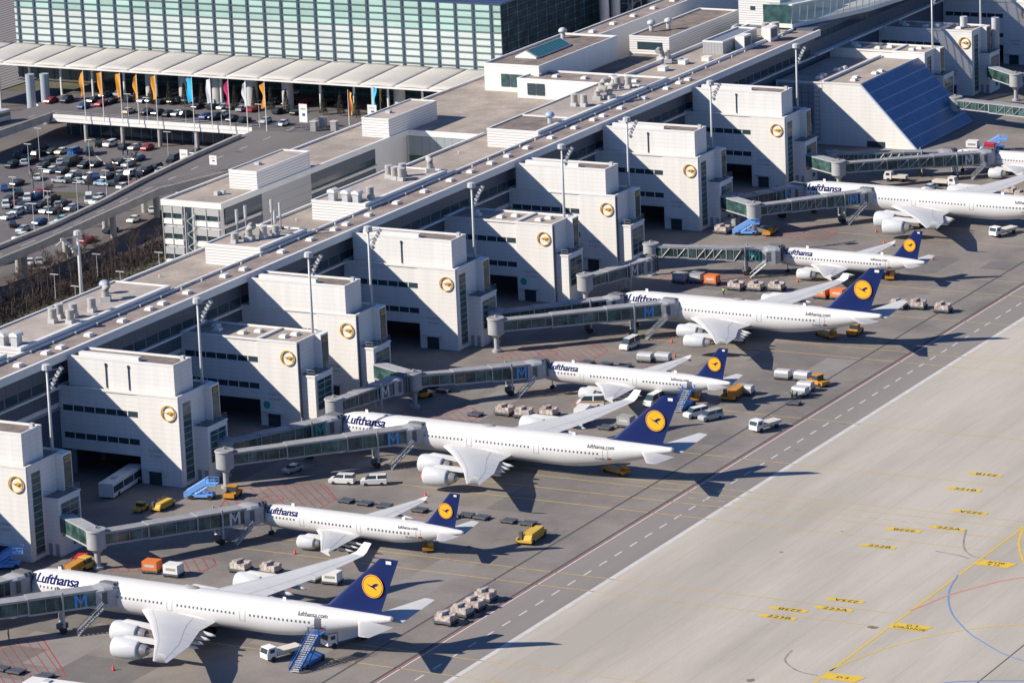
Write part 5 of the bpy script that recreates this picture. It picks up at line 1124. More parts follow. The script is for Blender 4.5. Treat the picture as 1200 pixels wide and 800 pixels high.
LOT = [(854.4, 610.6, 'k'),(838.6, 601.7, 'k'),(832.8, 594.4, 'k'),(828.8, 588.3, 'k'),(835.7, 585.4, 's'),(837.8, 585.1, 'k'),(829.9, 584.8, 'w'),(866.2, 599.9, 'k'),(868.5, 592.4, 'k'),(872.1, 591.1, 's'),(866.0, 580.2, 'k'),(882.0, 619.0, 'k'),(879.0, 614.3, 's'),(886.4, 626.1, 'k'),(890.1, 632.6, 'k'),(882.0, 629.7, 'k'),(880.0, 603.9, 'k'),(883.9, 612.8, 'k'),(882.6, 595.6, 's'),(883.8, 598.8, 'k'),(882.3, 582.5, 'k'),(880.4, 578.1, 'k'),(872.7, 585.8, 'k'),(814.4, 584.2, 'k'),(814.3, 572.9, 'w'),(845.1, 603.7, 'k'), (848.3,610.3,'b'), (861.6,609.5,'w'), (847.8,598.6,'r'), (839.9,597.5,'w'), (842.7,596.9,'b'), (841.5,591.0,'k'), (838.6,590.5,'s'), (833.5,597.2,'d'), (831.6,598.2,'w'), (826.0,590.9,'w'), (820.9,589.9,'w'), (832.2,591.6,'s'), (835.3,589.9,'k'), (818.5,579.1,'b'), (810.5,578.5,'s'), (822.6,575.5,'t'), (860.4,601.6,'s'), (860.8,598.7,'k'), (861.0,596.2,'s'), (861.0,592.8,'k'), (860.7,589.0,'l'), (861.1,585.8,'k'), (859.7,581.9,'w'), (860.9,579.9,'r'), (867.5,602.5,'w'), (868.0,595.9,'b'), (867.0,597.3,'w'), (873.0,588.3,'w'), (867.7,588.2,'k'), (870.2,611.0,'w'), (870.3,607.5,'k'), (874.1,616.0,'k'), (876.2,623.6,'w'), (878.9,611.0,'V'), (877.8,605.8,'k'), (877.5,598.0,'k'), (842.2,580.7,'v'), (842.0,578.1,'w'), (847.7,580.9,'s'), (845.8,577.3,'k'), (834.3,580.5,'s'), (833.9,578.4,'k'), (805.7,556.8,'r'), (816.4,557.3,'k'), (828.1,558.2,'w'), (889.8,624.3,'k'), (891.1,622.0,'c'), (891.7,618.1,'B'), (892.4,614.0,'V'), (893.2,629.9,'k'), (902.4,617.9,'k'), (902.9,614.5,'w'), (901.2,609.0,'k'), (901.5,605.9,'s'), (889.7,597.2,'b'), (879.5,623.4,'k'), (902.1,602.4,'r'), (900.8,586.4,'k'), (901.4,582.6,'k'), (901.8,579.4,'k'), (890.3,586.5,'V'), (889.0,581.8,'k'), (889.0,578.4,'k'), (877.2,586.7,'k'), (802.6,573.7,'w'), (838.0,559.4,'w'), (829.7,582.4,'k'), (781.6,556.6,'w'), (783.0,555.0,'s'), (781.0,563.9,'s'), (881.1,586.3,'k'), (878.9,582.9,'s'), (872.5,624.8,'k'), (785.3,564.7,'w')]
DECK = [(917.3, 608.5, 'k'),(917.8, 602.7, 's'),(916.3, 590.0, 'k'),(915.7, 584.3, 'k'),(931.5, 619.6, 'k'),(934.9, 607.6, 'k'),(928.9, 595.3, 's'),(926.9, 635.2, 'k'),(939.9, 628.6, 'k'),(938.9, 594.0, 'k'),(940.5, 584.3, 'k'), (917.0,617.5,'c'), (917.4,612.1,'k'), (916.6,604.9,'k'), (917.6,599.6,'k'), (916.6,593.1,'b'), (920.4,590.2,'w'), (915.6,580.5,'k'), (928.4,589.1,'s'), (928.7,585.8,'r'), (930.7,626.2,'k'), (930.8,621.9,'s'), (930.7,616.1,'k'), (931.7,612.6,'k'), (928.6,598.5,'k'), (930.1,593.3,'k'), (941.4,619.2,'w'), (923.0,646.5,'r'), (924.7,642.6,'k'), (919.0,633.3,'b'), (923.4,630.6,'r'), (927.2,629.9,'k'), (916.3,574.5,'s'), (914.7,568.1,'w'), (928.2,577.6,'k'), (928.5,572.5,'k'), (938.9,585.7,'w'), (940.8,577.2,'r'), (934.0,636.1,'b'), (937.2,633.7,'s'), (927.9,602.7,'k'), (939.2,588.8,'k'), (938.0,580.6,'k'), (953.3,586.6,'w'), (942.0,570.9,'k'), (941.1,566.1,'k')]
rk = random.Random(11)
def zone(it):
    x, y = it[0], it[1]
    if x > 897: return 'under the forecourt'
    if x > 884: return 'near the forecourt pillars'
    if x > 866: return 'in the far car park part'
    if y < 562: return 'under the access ramp'
    if y > 592 and x < 852: return 'at the left car park end'
    return 'in the rows beside the ramp'
kindmap = {'V':('boxvan','k'),'v':('boxvan','w'),'B':('van','B')}
def place_cars(lst, z, zf, group, prefix):
    its = []
    for x, y, c in lst:
        kd, cc = kindmap.get(c, (('suv' if (c in 'wk' and rk.random() < .3) else 'car'), c)); its.append((x, y, kd, cc))
    se = series(its, lambda it: (zf(it), it[3], it[2] in ('boxvan','van')))
    for i, (x, y, kd, cc) in enumerate(its):
        o, n = se[i]; nm = 'van' if kd in ('boxvan','van') else 'car'
        lab = '%s %s %s' % (CARC[cc][0], nm, zf((x, y)))
        if n > 1: lab = '%s of the %s %ss %s' % (o, CARC[cc][0], nm, zf((x, y)))
        rz = rk.choice([R_(90), R_(90), R_(-90)])+rk.uniform(-.08,.08)
        if z < 1 and 860 < x < 862 and y < 602: rz = R_(90 if False else 180)+rk.uniform(-.05,.05)
        elif z < 1 and rk.random() < .25: rz += R_(35)
        vehicle(kd, cc, x, y, z, rz, lab, nm, group)
place_cars(LOT, 0, zone, 'cars in the car park below the forecourt', '')
place_cars(DECK, 6.0, lambda it: 'on the forecourt behind the flags' if it[0] < 921 else 'on the forecourt under the canopy', 'cars on the forecourt', '')
# apron vans
VL = ['white estate van with roof light between the two nearest bridges\' hatched areas','white delivery van directly right of the white estate van','silver car in shade under the longer middle bridge','white van with orange stripe left of the slim-engined airliner\'s engines','white van with red rear at the foot of the blue stairs','silver van right of the one with red rear','white van behind the tail fin of the middle airliner','white car near the upper pickup trucks','white cab van below the wing of the twin-engined airliner with stairs']
VK = [('van','w'),('van','w'),('car','s'),('boxvan','w'),('van','w'),('van','s'),('boxvan','w'),('car','w'),('boxvan','w')]
for (x, y), l, (kd, cc), rz in zip(VAN, VL, VK, [12,25,80,85,62,62,85,80,20]):
    v_ = vehicle(kd, cc, x, y, 0, R_(rz), l, 'car' if kd == 'car' else 'van', 'service vans on the apron', 'apron_van')
    if kd == 'boxvan': b = MB(); b.box(-1.03,1.03,-2.5,2.0,1.05,1.3); b.build('orange_stripe', M['amber'], v_)
def truck(x, y, rz, label, bed=(.62,.58,.5), box=False, long=7.2):
    r = empty('service_truck', (x, y, 0), rz); tag(r, label, 'truck', 'service trucks on the apron'); h = long/2
    b = MB(); b.extr([(-1.1,h,.6),(-1.1,h,1.5),(-1.1,h-.35,2.45),(-1.1,h-1.9,2.5),(-1.1,h-1.9,.6)], (2.2,0,0)); c = b.build('cab', M['white'], r)
    b = MB(); b.extr([(-.95,h+.02,1.55),(-.95,h-.3,2.3),(.95,h-.3,2.3),(.95,h+.02,1.55)], (0,.04,.02)); b.build('windscreen', M['darkglass'], c)
    b = MB(); b.box(-1.13,1.13,h-1.5,h-.6,1.55,2.2); b.build('side_windows', M['darkglass'], c)
    MB().box(-.5,.5,-h,h-1.9,.6,.9).build('chassis', M['dgrey'], r)
    if box: b = MB(); b.box(-1.2,1.2,-h,h-2.1,1.0,3.5); b.build('cargo_box', M['white'], r)
    else: b = MB(); b.box(-1.15,1.15,-h,h-2.1,.95,1.55); b.build('load_bed', mat('cream_bed', bed, .7), r)
    for sx in (-1,1):
        for yy in (h-1.2, -h+1.3): inst('wheel', WHEELB, r, (sx*.98, yy, .48))
    return r
TLB = ['white cab flatbed truck left of the blue stairs at the nearest airliner','white catering truck half hidden under the tail of the nearest airliner','white lorry alone between the carts and the lane','white tipper truck at the right edge under the far fuselage','white pickup with empty bed, left of two by the bridges','white pickup with dark bed, right of two by the bridges','white truck partly under the far wing of the middle airliner']
for (x, y), l, rz, bx, ln in zip(TRUCK, TLB, [65,65,70,70,5,180,100], [0,1,0,0,0,0,1], [7.0,8.5,6.8,7.5,5.6,6.0,6.0]): truck(x, y, R_(rz), l, box=bool(bx), long=ln)
def dolly(x, y, rz, label, load=None, group=None):
    nm = {'None':'empty_dolly','wrap':'loaded_dolly','silver':'baggage_cart','orange':'container_dolly','white':'container_dolly','grey':'container_dolly'}[str(load)]
    r = empty(nm, (x, y, 0), rz); tag(r, label, 'cart', group)
    key = ('dolly', str(load))
    if key not in PROTO:
        L_ = []
        b = MB(); b.box(-1.2,1.2,-1.55,1.55,.42,.58); b.box(-1.25,-1.12,-1.6,1.6,.4,.72); b.box(1.12,1.25,-1.6,1.6,.4,.72); b.box(-1.12,1.12,-.05,.05,.58,.66); b.box(-.06,.06,1.55,2.5,.4,.48); L_.append(('frame', b.build('f', M['dgrey'], None, link=False).data))
        b = MB()
        for k in range(5): b.tube([(-1.08,-1.2+k*.6,.62),(1.08,-1.2+k*.6,.62)], .07, 6)
        L_.append(('rollers', b.build('r', M['grey'], None, link=False).data))
        if load == 'wrap':
            b = MB(); rr = random.Random(4)
            for i in range(4):
                for j in range(3):
                    hh = rr.uniform(.75,1.35); b.box(-1.05+j*.7,-1.05+j*.7+.66,-1.4+i*.7,-1.4+i*.7+.66,.68,.68+hh)
            L_.append(('wrapped_cargo', b.build('c', M['cartbrown'], None, link=False).data))
        elif load == 'silver':
            b = MB(); b.extr([(-1.1,-1.5,.62),(1.1,-1.5,.62),(1.1,-1.5,1.5),(.8,-1.5,1.95),(-.8,-1.5,1.95),(-1.1,-1.5,1.5)], (0,3.0,0)); L_.append(('cart_cover', b.build('c', M['lgrey'], None, link=False).data))
            b = MB(); b.box(-1.13,1.13,-1.3,1.3,.8,1.35); L_.append(('side_curtain', b.build('c', M['grey'], None, link=False).data))
        elif load:
            mm_ = {'orange':M['orangebox'],'white':M['white'],'grey':M['grey']}[load]
            b = MB(); b.extr([(-1.15,-1.45,.68),(1.15,-1.45,.68),(1.15,-1.45,2.3),(-1.15,-1.45,2.3)], (0,2.9,0)); L_.append(('container', b.build('c', mm_, None, link=False).data))
            b = MB(); b.box(-1.18,1.18,-1.05,.9,1.3,1.75); L_.append(('container_panel', b.build('c', M['lgrey'] if load != 'white' else M['concd'], None, link=False).data))
        PROTO[key] = L_
    for n_, me in PROTO[key]: inst(n_, me, r, (0,0,0))
    for sx in (-1,1):
        for sy in (-1,1): inst('wheel', WHEEL, r, (sx*1.0, sy*1.15, .30))
    return r
def grp(items, names, load, group, rz=0, loads=None):
    """names: list of (predicate, phrase)"""
    def key(it):
        for k, (f, ph) in enumerate(names):
            if f(it): return k
        return -1
    se = series(items, lambda it: (key(it), (loads[items.index(it)] if loads else 0)))
    for i, it in enumerate(items):
        o, n = se[i]; ph = names[key(it)][1]; ld = loads[i] if loads else load
        kd = {'None':'empty dolly','wrap':'wrapped cargo pallet','silver':'silver baggage cart','orange':'orange container','white':'white container','grey':'grey container'}[str(ld)]
        lab = ('%s of the %ss %s' % (o, kd.replace('dolly','dollie'), ph)) if n > 1 else '%s %s' % (kd, ph)
        dolly(it[0], it[1], rz+rk.uniform(-.12,.12), lab, ld, group)
grp(LOADED, [(lambda t: t[0] < 600 and t[1] < 350, 'in the row behind the nearest airliner\'s tail'),(lambda t: 800 < t[0] < 811, 'trailing behind the slim-engined airliner\'s tail'),(lambda t: 700 < t[0] < 710, 'above the middle airliner\'s far wing'),(lambda t: 811 <= t[0] < 820, 'before the slim-engined airliner\'s far wing'),(lambda t: t[0] < 600, 'between the nearest far wing and bridge'),(lambda t: 1, 'at the right edge behind the far wing')], 'wrap', 'wrapped cargo pallets on dollies')
grp(ULDS, [(lambda t: 810 < t[0] < 816 and t[1] > 396, 'in the red hatched area by the slim-engined airliner'),(lambda t: 810 < t[0] < 813, 'left of the slim-engined airliner\'s tail fin'),(lambda t: t[0] < 592, 'near the yellow truck at the left'),(lambda t: t[0] < 600, 'under the nearest airliner\'s far wing'),(lambda t: t[0] < 720, 'left of the middle airliner\'s tail fin'),(lambda t: t[0] < 900, 'by the light blue belt steps of the right bridge'),(lambda t: 1, 'before the solar building')], None, 'containers on dollies', loads=['grey','grey','orange','orange','orange','orange','white','white','white','grey','wrap','grey','white'])
grp(SILVER, [(lambda t: t[1] > 370, 'above the twin-engined airliner with stairs'),(lambda t: 1, 'in the cluster by the orange tug')], 'silver', 'silver baggage carts')
grp(DOLLY, [(lambda t: 638 < t[0] < 640 and t[1] > 370, 'behind the nearest twin-engined airliner'),(lambda t: 638 < t[0] < 640, 'in the row right of the nearest twin-engined tail'),(lambda t: t[0] < 540, 'at the bottom left corner'),(lambda t: 743 < t[0] < 745, 'left of the silver carts'),(lambda t: t[0] < 702, 'by the wrapped pallets of the middle airliner'),(lambda t: t[1] > 400, 'in shade below the third nearest flat tower bridge'),(lambda t: 1, 'below the silver cart cluster')], None, 'empty dollies on the apron')
# amber ground equipment
def loader(x, y, rz, label, kind=0, m=None):
    r = empty(['cargo_loader','tow_tug','belt_loader'][kind], (x, y, 0), rz); tag(r, label, ['cargo loader','tug','belt loader'][kind], 'amber ground equipment')
    m = m or M['amber']
    if kind == 0:
        b = MB(); b.box(-1.5,1.5,-3.6,3.6,.5,.9); b.box(-1.5,-1.2,-3.6,3.6,.9,1.25); b.box(1.2,1.5,-3.6,3.6,.9,1.25); b.build('platform', m, r)
        b = MB(); b.box(-1.35,.2,-2.6,2.8,.92,2.0); b.extr([(-1.3,2.8,.92),(-1.3,3.5,.92),(-1.3,2.8,1.7)], (1.4,0,0)); b.build('engine_housing', m, r)
        b = MB(); rail(b, [(1.35,-3.4),(1.35,0)], 1.25, .9, 1.1); b.build('handrail', m, r); b = MB(); b.box(.5,1.1,2.4,3.2,.92,2.3); b.build('operator_post', M['dgrey'], r)
        for sx in (-1,1):
            for yy in (-2.6, 2.6): inst('wheel', WHEELB, r, (sx*1.4, yy, .48))
    elif kind == 1:
        b = MB(); b.box(-1.1,1.1,-2.2,2.2,.45,1.15); b.box(-1.0,1.0,-.6,.9,1.15,1.3); b.build('body', m, r)
        b = MB(); b.box(-.9,.9,-.8,.7,1.3,2.2); c = b.build('cab_glass', M['darkglass'], r); MB().box(-1,1,-.9,.8,2.2,2.32).build('cab_roof', m, r)
        for sx in (-1,1):
            for yy in (-1.4, 1.4): inst('wheel', WHEELB, r, (sx*.95, yy, .48))
    else:
        b = MB(); b.box(-1.0,1.0,-3.0,3.0,.5,1.0); b.box(-1,-.1,1.2,2.6,1.0,1.7); b.build('chassis', m, r)
        b = MB(); b.extr([(.1,-4,1.0),(.1,4.2,2.6),(.1,4.2,2.85),(.1,-4,1.25)], (.85,0,0)); b.build('conveyor', M['dgrey'], r)
        for sx in (-1,1):
            for yy in (-2.1, 2.1): inst('wheel', WHEEL, r, (sx*.9, yy, .4))
    return r
AL = [('yellow cargo loader standing alone in front of the middle airliner\'s shadow',0,95),('amber cargo loader right of the tail with stairs',0,95),('brown loader under the middle airliner\'s tail',2,160),('amber loader under the nearest twin-engined tail',2,120),('amber loader under the slim-engined airliner\'s tail',2,150),('dark tug behind the slim-engined airliner\'s loader',1,90),
      ('orange belt loader beside the blue stairs of the twin-engined airliner',2,110),('amber loader under the shortest airliner\'s tail',2,110),('orange tug right of the silver carts',1,160),('yellow tug beside the column of the nearest free-standing rotunda',1,80),('long amber loader left of the nearest rotunda column',0,95),('yellow tank cart in shade right of the airport bus',1,90),('yellow flat cart right of the tank cart',0,90),
      ('brown cart on the hatched area beside the light blue steps',1,100),('orange flat cart right of the far light blue steps',2,95),('brown cart in shade below the third rotunda',1,60)]
for (x, y), (l, k, rz) in zip(AMBER, AL): 
    q_ = loader(x, y, R_(rz), l, k, M['yellow'] if 'yellow' in l else M['amber'])
    if 'right of the airport bus' in l or 'right of the tank' in l: q_.scale = (.75,.75,.75)
b = MB(); b.box(-1.2,1.2,-.9,.9,1.3,2.2); 
r = empty('covered_cart', (588.5, 412.5, 0), .3); tag(r, 'red covered cart behind the yellow tug at the nearest rotunda column', 'cart'); b.build('red_cover', M['red'], r); MB().box(-1.3,1.3,-1,1,.5,1.3).build('body', M['dgrey'], r)
r = empty('covered_cart', (963, 391, 0), .3); tag(r, 'red box cart right of the light blue steps before the solar building', 'cart'); MB().box(-1.6,1.6,-1.3,1.3,.6,2.4).build('red_cover', M['red'], r); MB().box(-1.7,1.7,-1.4,1.4,.3,.6).build('body', M['dgrey'], r)
def boarding_stair(x, y, rz, top, m, label, small=False, cat='boarding stairs'):
    """steps rise along +y from the origin to a platform at height top"""
    r = empty('boarding_stairs', (x, y, 0), rz); tag(r, label, cat, 'wheeled boarding stairs'); ln = top*1.55
    b = MB()
    for sx in (-.95,.95): b.extr([(sx-.06,0,.3),(sx-.06,ln,top),(sx-.06,ln,top+.35),(sx-.06,0,.75)], (.12,0,0)); b.bar((sx,0,1.3),(sx,ln,top+1.15),.09)
    for sx in (-.95,.95):
        for k in range(6): t = k/5; b.bar((sx,ln*t,.5+(top-.3)*t),(sx,ln*t,1.3+(top-.15)*t),.07)
    s_ = b.build('stair_frame', m, r)
    if small:
        b = MB(); b.extr([(-1.0,0,.3),(-1.0,ln,top),(-1.0,ln,top+.9),(-1.0,0,1.1)], (.05,0,0)); b.build('side_panel', m, s_); b = MB(); b.extr([(.95,0,.3),(.95,ln,top),(.95,ln,top+.9),(.95,0,1.1)], (.05,0,0)); b.build('side_panel', m, s_)
    b = MB()
    n = int(top/.24)
    for k in range(n): b.box(-.9,.9,ln*k/n,ln*(k+1)/n,top*k/n+.3,top*k/n+.36)
    b.build('steps', M['lgrey'] if not small else m, s_)
    b = MB(); b.box(-1.1,1.1,ln,ln+2.0,top-.1,top+.12); rail(b, [(-1.05,ln),(-1.05,ln+2)], top, 1.1, 1); rail(b, [(1.05,ln),(1.05,ln+2)], top, 1.1, 1); b.build('platform', m, r)
    b = MB(); b.box(-1.15,1.15,ln*.25,ln+1.2,.5,1.0); b.bar((-.9,ln*.5,1),(-.9,ln+.5,top-.2),.16); b.bar((.9,ln*.5,1),(.9,ln+.5,top-.2),.16); b.bar((-.9,ln+.8,1),(-.9,ln*.7,top*.6),.14); b.bar((.9,ln+.8,1),(.9,ln*.7,top*.6),.14); b.build('chassis', m, r)
    for sx in (-1,1):
        for yy in (ln*.35, ln+.7): inst('wheel', WHEELB, r, (sx*1.05, yy, .48))
    return r
boarding_stair(552.0, 346.6, R_(-90-0)-DEL, 4.4, M['blue'], 'tall blue boarding stairs at the rear door of the nearest airliner')
boarding_stair(716.3, 357.5, R_(-90)+.02, 3.2, M['blue'], 'blue boarding stairs at the rear door of the second twin-engined airliner')
for (x, y), l, rz in zip(STEPS, ['light blue steps standing in front of the tower with the bus','light blue steps at the foot of a tower left of the right edge airliner','light blue steps before the solar building, half in shade','light blue steps at the left edge above the nearest nose'], [-75,-75,-75,-60]):
    boarding_stair(x-2.0, y+2.5, R_(rz-90), 2.8, M['lblue'], l, True)
# open rear doors
for (x, y, u, L_) in ((564.9,409.8,62.2,'big'),(724.4,393.8,36.2,'small')):
    pass
def bus(x, y, rz, label):
    r = empty('airport_bus', (x, y, 0), rz); tag(r, label, 'bus', 'airport buses')
    b = MB(); b.box(-1.5,1.5,-6.8,6.8,.35,1.1); b.box(-1.5,1.5,-6.8,6.8,2.45,3.0); b.build('body', M['white'], r)
    b = MB(); b.box(-1.44,1.44,-6.74,6.74,1.1,2.45); b.build('windows', M['darkglass'], r)
    b = MB()
    for yy in (-6.78,-2.2,2.2,6.6):
        b.box(-1.5,1.5,yy,yy+.18,1.1,2.45)
    b.build('window_posts', M['white'], r)
    b = MB(); b.box(-.6,.6,-3.6,-2.4,3.0,3.25); b.build('roof_hatch', M['lgrey'], r); b = MB(); b.box(-.6,.6,2.4,3.6,3.0,3.25); b.build('roof_hatch', M['lgrey'], r)
    for sx in (-1,1):
        for yy in (-4.3,4.3): inst('wheel', WHEELB, r, (sx*1.35, yy, .48))
bus(632.5, 433.0, R_(-82), 'white airport bus with dark windows under the tower bridge'); bus(526.5, 374.3, R_(2), 'white bus roof cut by the bottom edge at the left')
def cone(x, y, label):
    r = empty('traffic_cone', (x, y, 0)); tag(r, label, 'cone', 'red cones around the parked airliners')
    MB().box(-.3,.3,-.3,.3,0,.06).build('foot', M['black'], r); MB().cyl(0,0,.06,.95,.27,.05,12).build('cone_body', mat('cone_red', (.8,.08,.05), .5), r)
for (x, y), l in zip(CONE, ['red cone by the middle airliner\'s outer engine','red cone between the middle airliner\'s engine and the small tail','red cone by the nearest twin-engined airliner\'s engine','red cone by the engine of the twin-engined airliner with stairs','red cone by the slim-engined airliner\'s inner engine','red cone in front of the slim-engined airliner\'s wing','red cone by the nearest airliner\'s inner engine','red cone alone below the nearest airliner\'s engines','red cone left of the shortest airliner\'s engine','red cone behind the shortest airliner\'s far wing','red cone right of the shortest airliner\'s tail','red cone by the right edge airliner\'s inner engine']): cone(x, y, l)
def person2(x, y, label, rz=0, vest=None, legs=None, z=0, arm=0):
    """one continuous lofted figure: two legs merge into a torso with shoulders, neck and head; tapered arms"""
    r = empty('person', (x, y, z), rz); tag(r, label, 'person')
    b = MB()
    for s_ in (-1,1):
        b.tube([(s_*.11,.1,.02),(s_*.11,-.02,.08),(s_*.11,0,.48),(s_*.09,0,.92)], .1, 8, radii=[.05,.06,.08,.115])
        b.tube([(s_*.19,0,1.42),(s_*.27,.02,1.15),(s_*.27,.16+arm,.95+arm)], .06, 8, radii=[.075,.055,.04])
    b.loft([[(w*math.cos(6.283*k/12), dd*math.sin(6.283*k/12), zz) for k in range(12)] for w, dd, zz in ((.16,.12,.86),(.18,.13,1.0),(.17,.12,1.15),(.23,.13,1.38),(.2,.11,1.47),(.07,.07,1.52),(.065,.07,1.57),(.09,.11,1.63),(.095,.115,1.71),(.06,.08,1.79))])
    b.build('body', legs or M['navy'], r, smooth=True)
    b = MB(); b.loft([[(w*math.cos(6.283*k/12), dd*math.sin(6.283*k/12), zz) for k in range(12)] for w, dd, zz in ((.2,.15,.9),(.2,.145,1.15),(.25,.15,1.38),(.21,.125,1.48))]); b.build('vest', vest or M['hivis'], r, smooth=True)
    b = MB(); b.loft([[(w*math.cos(6.283*k/10), dd*math.sin(6.283*k/10), zz) for k in range(10)] for w, dd, zz in ((.1,.12,1.66),(.105,.125,1.74),(.06,.08,1.82))]); b.build('hair', M['bark'], r, smooth=True)
for (x, y), l, v_ in zip(PERSON, ['person in bright yellow vest walking at the lower left edge','person in hi-vis vest beside the wrapped pallets','person in hi-vis vest standing by the silver cart','person in green clothes under the slim-engined airliner\'s wing','person in yellow vest by the amber loader near the stairs','person in dark clothes behind the silver cart','person in hi-vis vest at the foot of the right bridge stair'], [None,None,None,M['greenm'],None,M['navy'],None]): person2(x, y, l, rk.uniform(0,6), v_)
for i, (x, y) in enumerate([(868.0,592.0),(894.5,605),(894.5,603.6),(893.0,578.0)]):
    person2(x, y, ['person in blue jacket alone among the rear car rows','left of two people in dark clothes crossing the car park','right of two people in dark clothes crossing the car park','person in dark coat near the round sign posts of the car park'][i], rk.uniform(0,6), [M['blue'],M['navy'],M['blue'],M['black']][i])
for o in bpy.data.objects:
    if o.get('category') == 'cart' and o.name.startswith('empty_dolly'): o.scale = (.85,.85,.9)
    if o.get('category') == 'cart' and o.name.startswith('loaded_dolly'): o.scale = (1.12,1.12,1.15)
# ------------------------------------------------------------ flags
def flag(x, y, z0, label, stripes, side=1, h=13.6, fh=6.2, fw=1.7, drape=.5, seed=0):
    r = empty('flagpole', (x, y, z0)); tag(r, label, 'flag', 'flags along the forecourt edge')
    b = MB(); b.tube([(0,0,0),(0,0,h*.5),(0,0,h)], .1, 8, radii=[.13,.10,.06]); b.build('pole', M['white'], r)
    b = MB(); n, m = 14, 6; rr = random.Random(seed); ph = rr.uniform(0,6)
    g = []
    for i in range(n+1):
        t = i/n
        for j in range(m+1):
            s_ = j/m; wv = math.sin(t*5+ph+s_*3)*.28*s_; w = fw*(1-.55*drape*math.sin(t*math.pi*1.3+ph)**2)*(1-.25*t)
            g.append((wv, side*(.08+s_*w), h-.3-t*fh-s_*.9*drape))
    ns = len(stripes)
    for i in range(n):
        for j in range(m): b.add([g[i*(m+1)+j], g[i*(m+1)+j+1], g[(i+1)*(m+1)+j+1], g[(i+1)*(m+1)+j]], [(0,1,2,3)], min(ns-1, int(j/m*ns)))
    b.build('flag_cloth', stripes, r, smooth=True)
fo = mat('flag_orange', (.66,.27,.02), .8); fc = mat('flag_cyan', (.02,.42,.72), .8); fm = mat('flag_magenta', (.45,.02,.12), .8); fw_ = mat('flag_white', (.62,.64,.68), .8); fy = mat('flag_yellow', (.80,.52,.02), .8); fk = mat('flag_black', (.02,.02,.02), .8); fr_ = mat('flag_red', (.6,.02,.02), .8)
FL = [(622.9,'leftmost orange flag of the row',[fo]),(617.1,'second orange flag from the left',[fo]),(611.3,'third orange flag from the left',[fo]),(606.1,'fourth orange flag from the left',[fo]),(600.3,'fifth orange flag, directly left of the light blue one',[fo]),(589.0,'large light blue flag on the forecourt edge',[fc]),
      (583.4,'white flag between the light blue and the magenta one',[fw_]),(577.9,'magenta flag on the forecourt edge',[fm]),(572.6,'narrow white flag right of the magenta one',[fw_]),(566.9,'narrow orange flag at the right end of the row',[fo])]
for i, (y, l, st_m) in enumerate(FL): flag(904.6, y, 6.0, l, st_m, 1, seed=i, drape=.9 if i in (0,3,7,8,9) else .35, fw=1.5 if i != 5 else 2.0)
flag(919.5, 551.0, 6.0, 'black red and gold flag behind the office wing', [fk,fr_,fy], -1, 9.5, 6, 1.5, .6, 21); flag(929.0, 549.5, 6.0, 'blue and white flag right of the black red and gold one', [fw_,fc,fc], -1, 9, 6, 1.5, .6, 22); flag(939.0, 552.9, 6.0, 'yellow and black flag by the last thick shaft', [fy,fk], -1, 8, 5, 1.2, .7, 23)
# lamp posts
def lamp(x, y, z, h, label):
    r = empty('lamp_post', (x, y, z)); tag(r, label, 'street lamp', 'lamp posts of the car park and ramp')
    MB().tube([(0,0,0),(0,0,h)], .1, 6, radii=[.12,.07]).build('pole', M['lgrey'], r)
    for s_ in (-1,1): b = MB(); b.box(-.15,.15,min(0,s_*1.1),max(0,s_*1.1),h-.02,h+.12); b.build('lamp_head', M['lgrey'], r)
LP_ = [(830.9,595.1,'lamp post among the white cars at the left edge'),(866.0,614.8,'lamp post in the shade below the ramp end'),(841.4,593.5,'lamp post beside the red and white cars'),(875.2,602.3,'lamp post between the rear car rows'),(844.7,576.9,'lamp post at the ramp side behind the white van'),(830.1,575.7,'lamp post left of the white van'),(819.9,577.3,'lamp post beside the turquoise car'),(884,624,'lamp post near the shaded corner of the car park'),(890,588,'lamp post in the open drive before the arrivals front')]
for x, y, l in LP_: lamp(x, y, 0, 8.0, l)
for i, (x, y) in enumerate([(786,557.8),(836,564.3),(873,568.6)]): lamp(x, y, 6.5, 7.0, ['lamp post on the ramp kerb nearest the left edge','lamp post on the ramp kerb in the middle','lamp post on the ramp kerb nearest the forecourt'][i])
for i, (y, x) in enumerate([(607,910),(595,910),(584,910),(615,913),(573,911)]): lamp(x, y, 6, 6.0, ['lamp post behind the third orange flag','lamp post behind the light blue flag','lamp post behind the white flag','lamp post behind the first orange flags','lamp post at the right end of the flag row'][i])
for i, (x, y) in enumerate([(748,521),(763,519),(782,521),(800,524),(756,532),(776,534)]): lamp(x, y, 0, 5.5, ['first lamp post on the lawn from the left','second lamp post on the lawn','third lamp post on the lawn','lamp post on the lawn nearest the office wing','left lamp post on the path behind the lawn','right lamp post on the path behind the lawn'][i])
flood_mast(741, 514.5, 0, 19.5, 'thick floodlight mast on the lawn behind the pier', None, R_(150), .5)
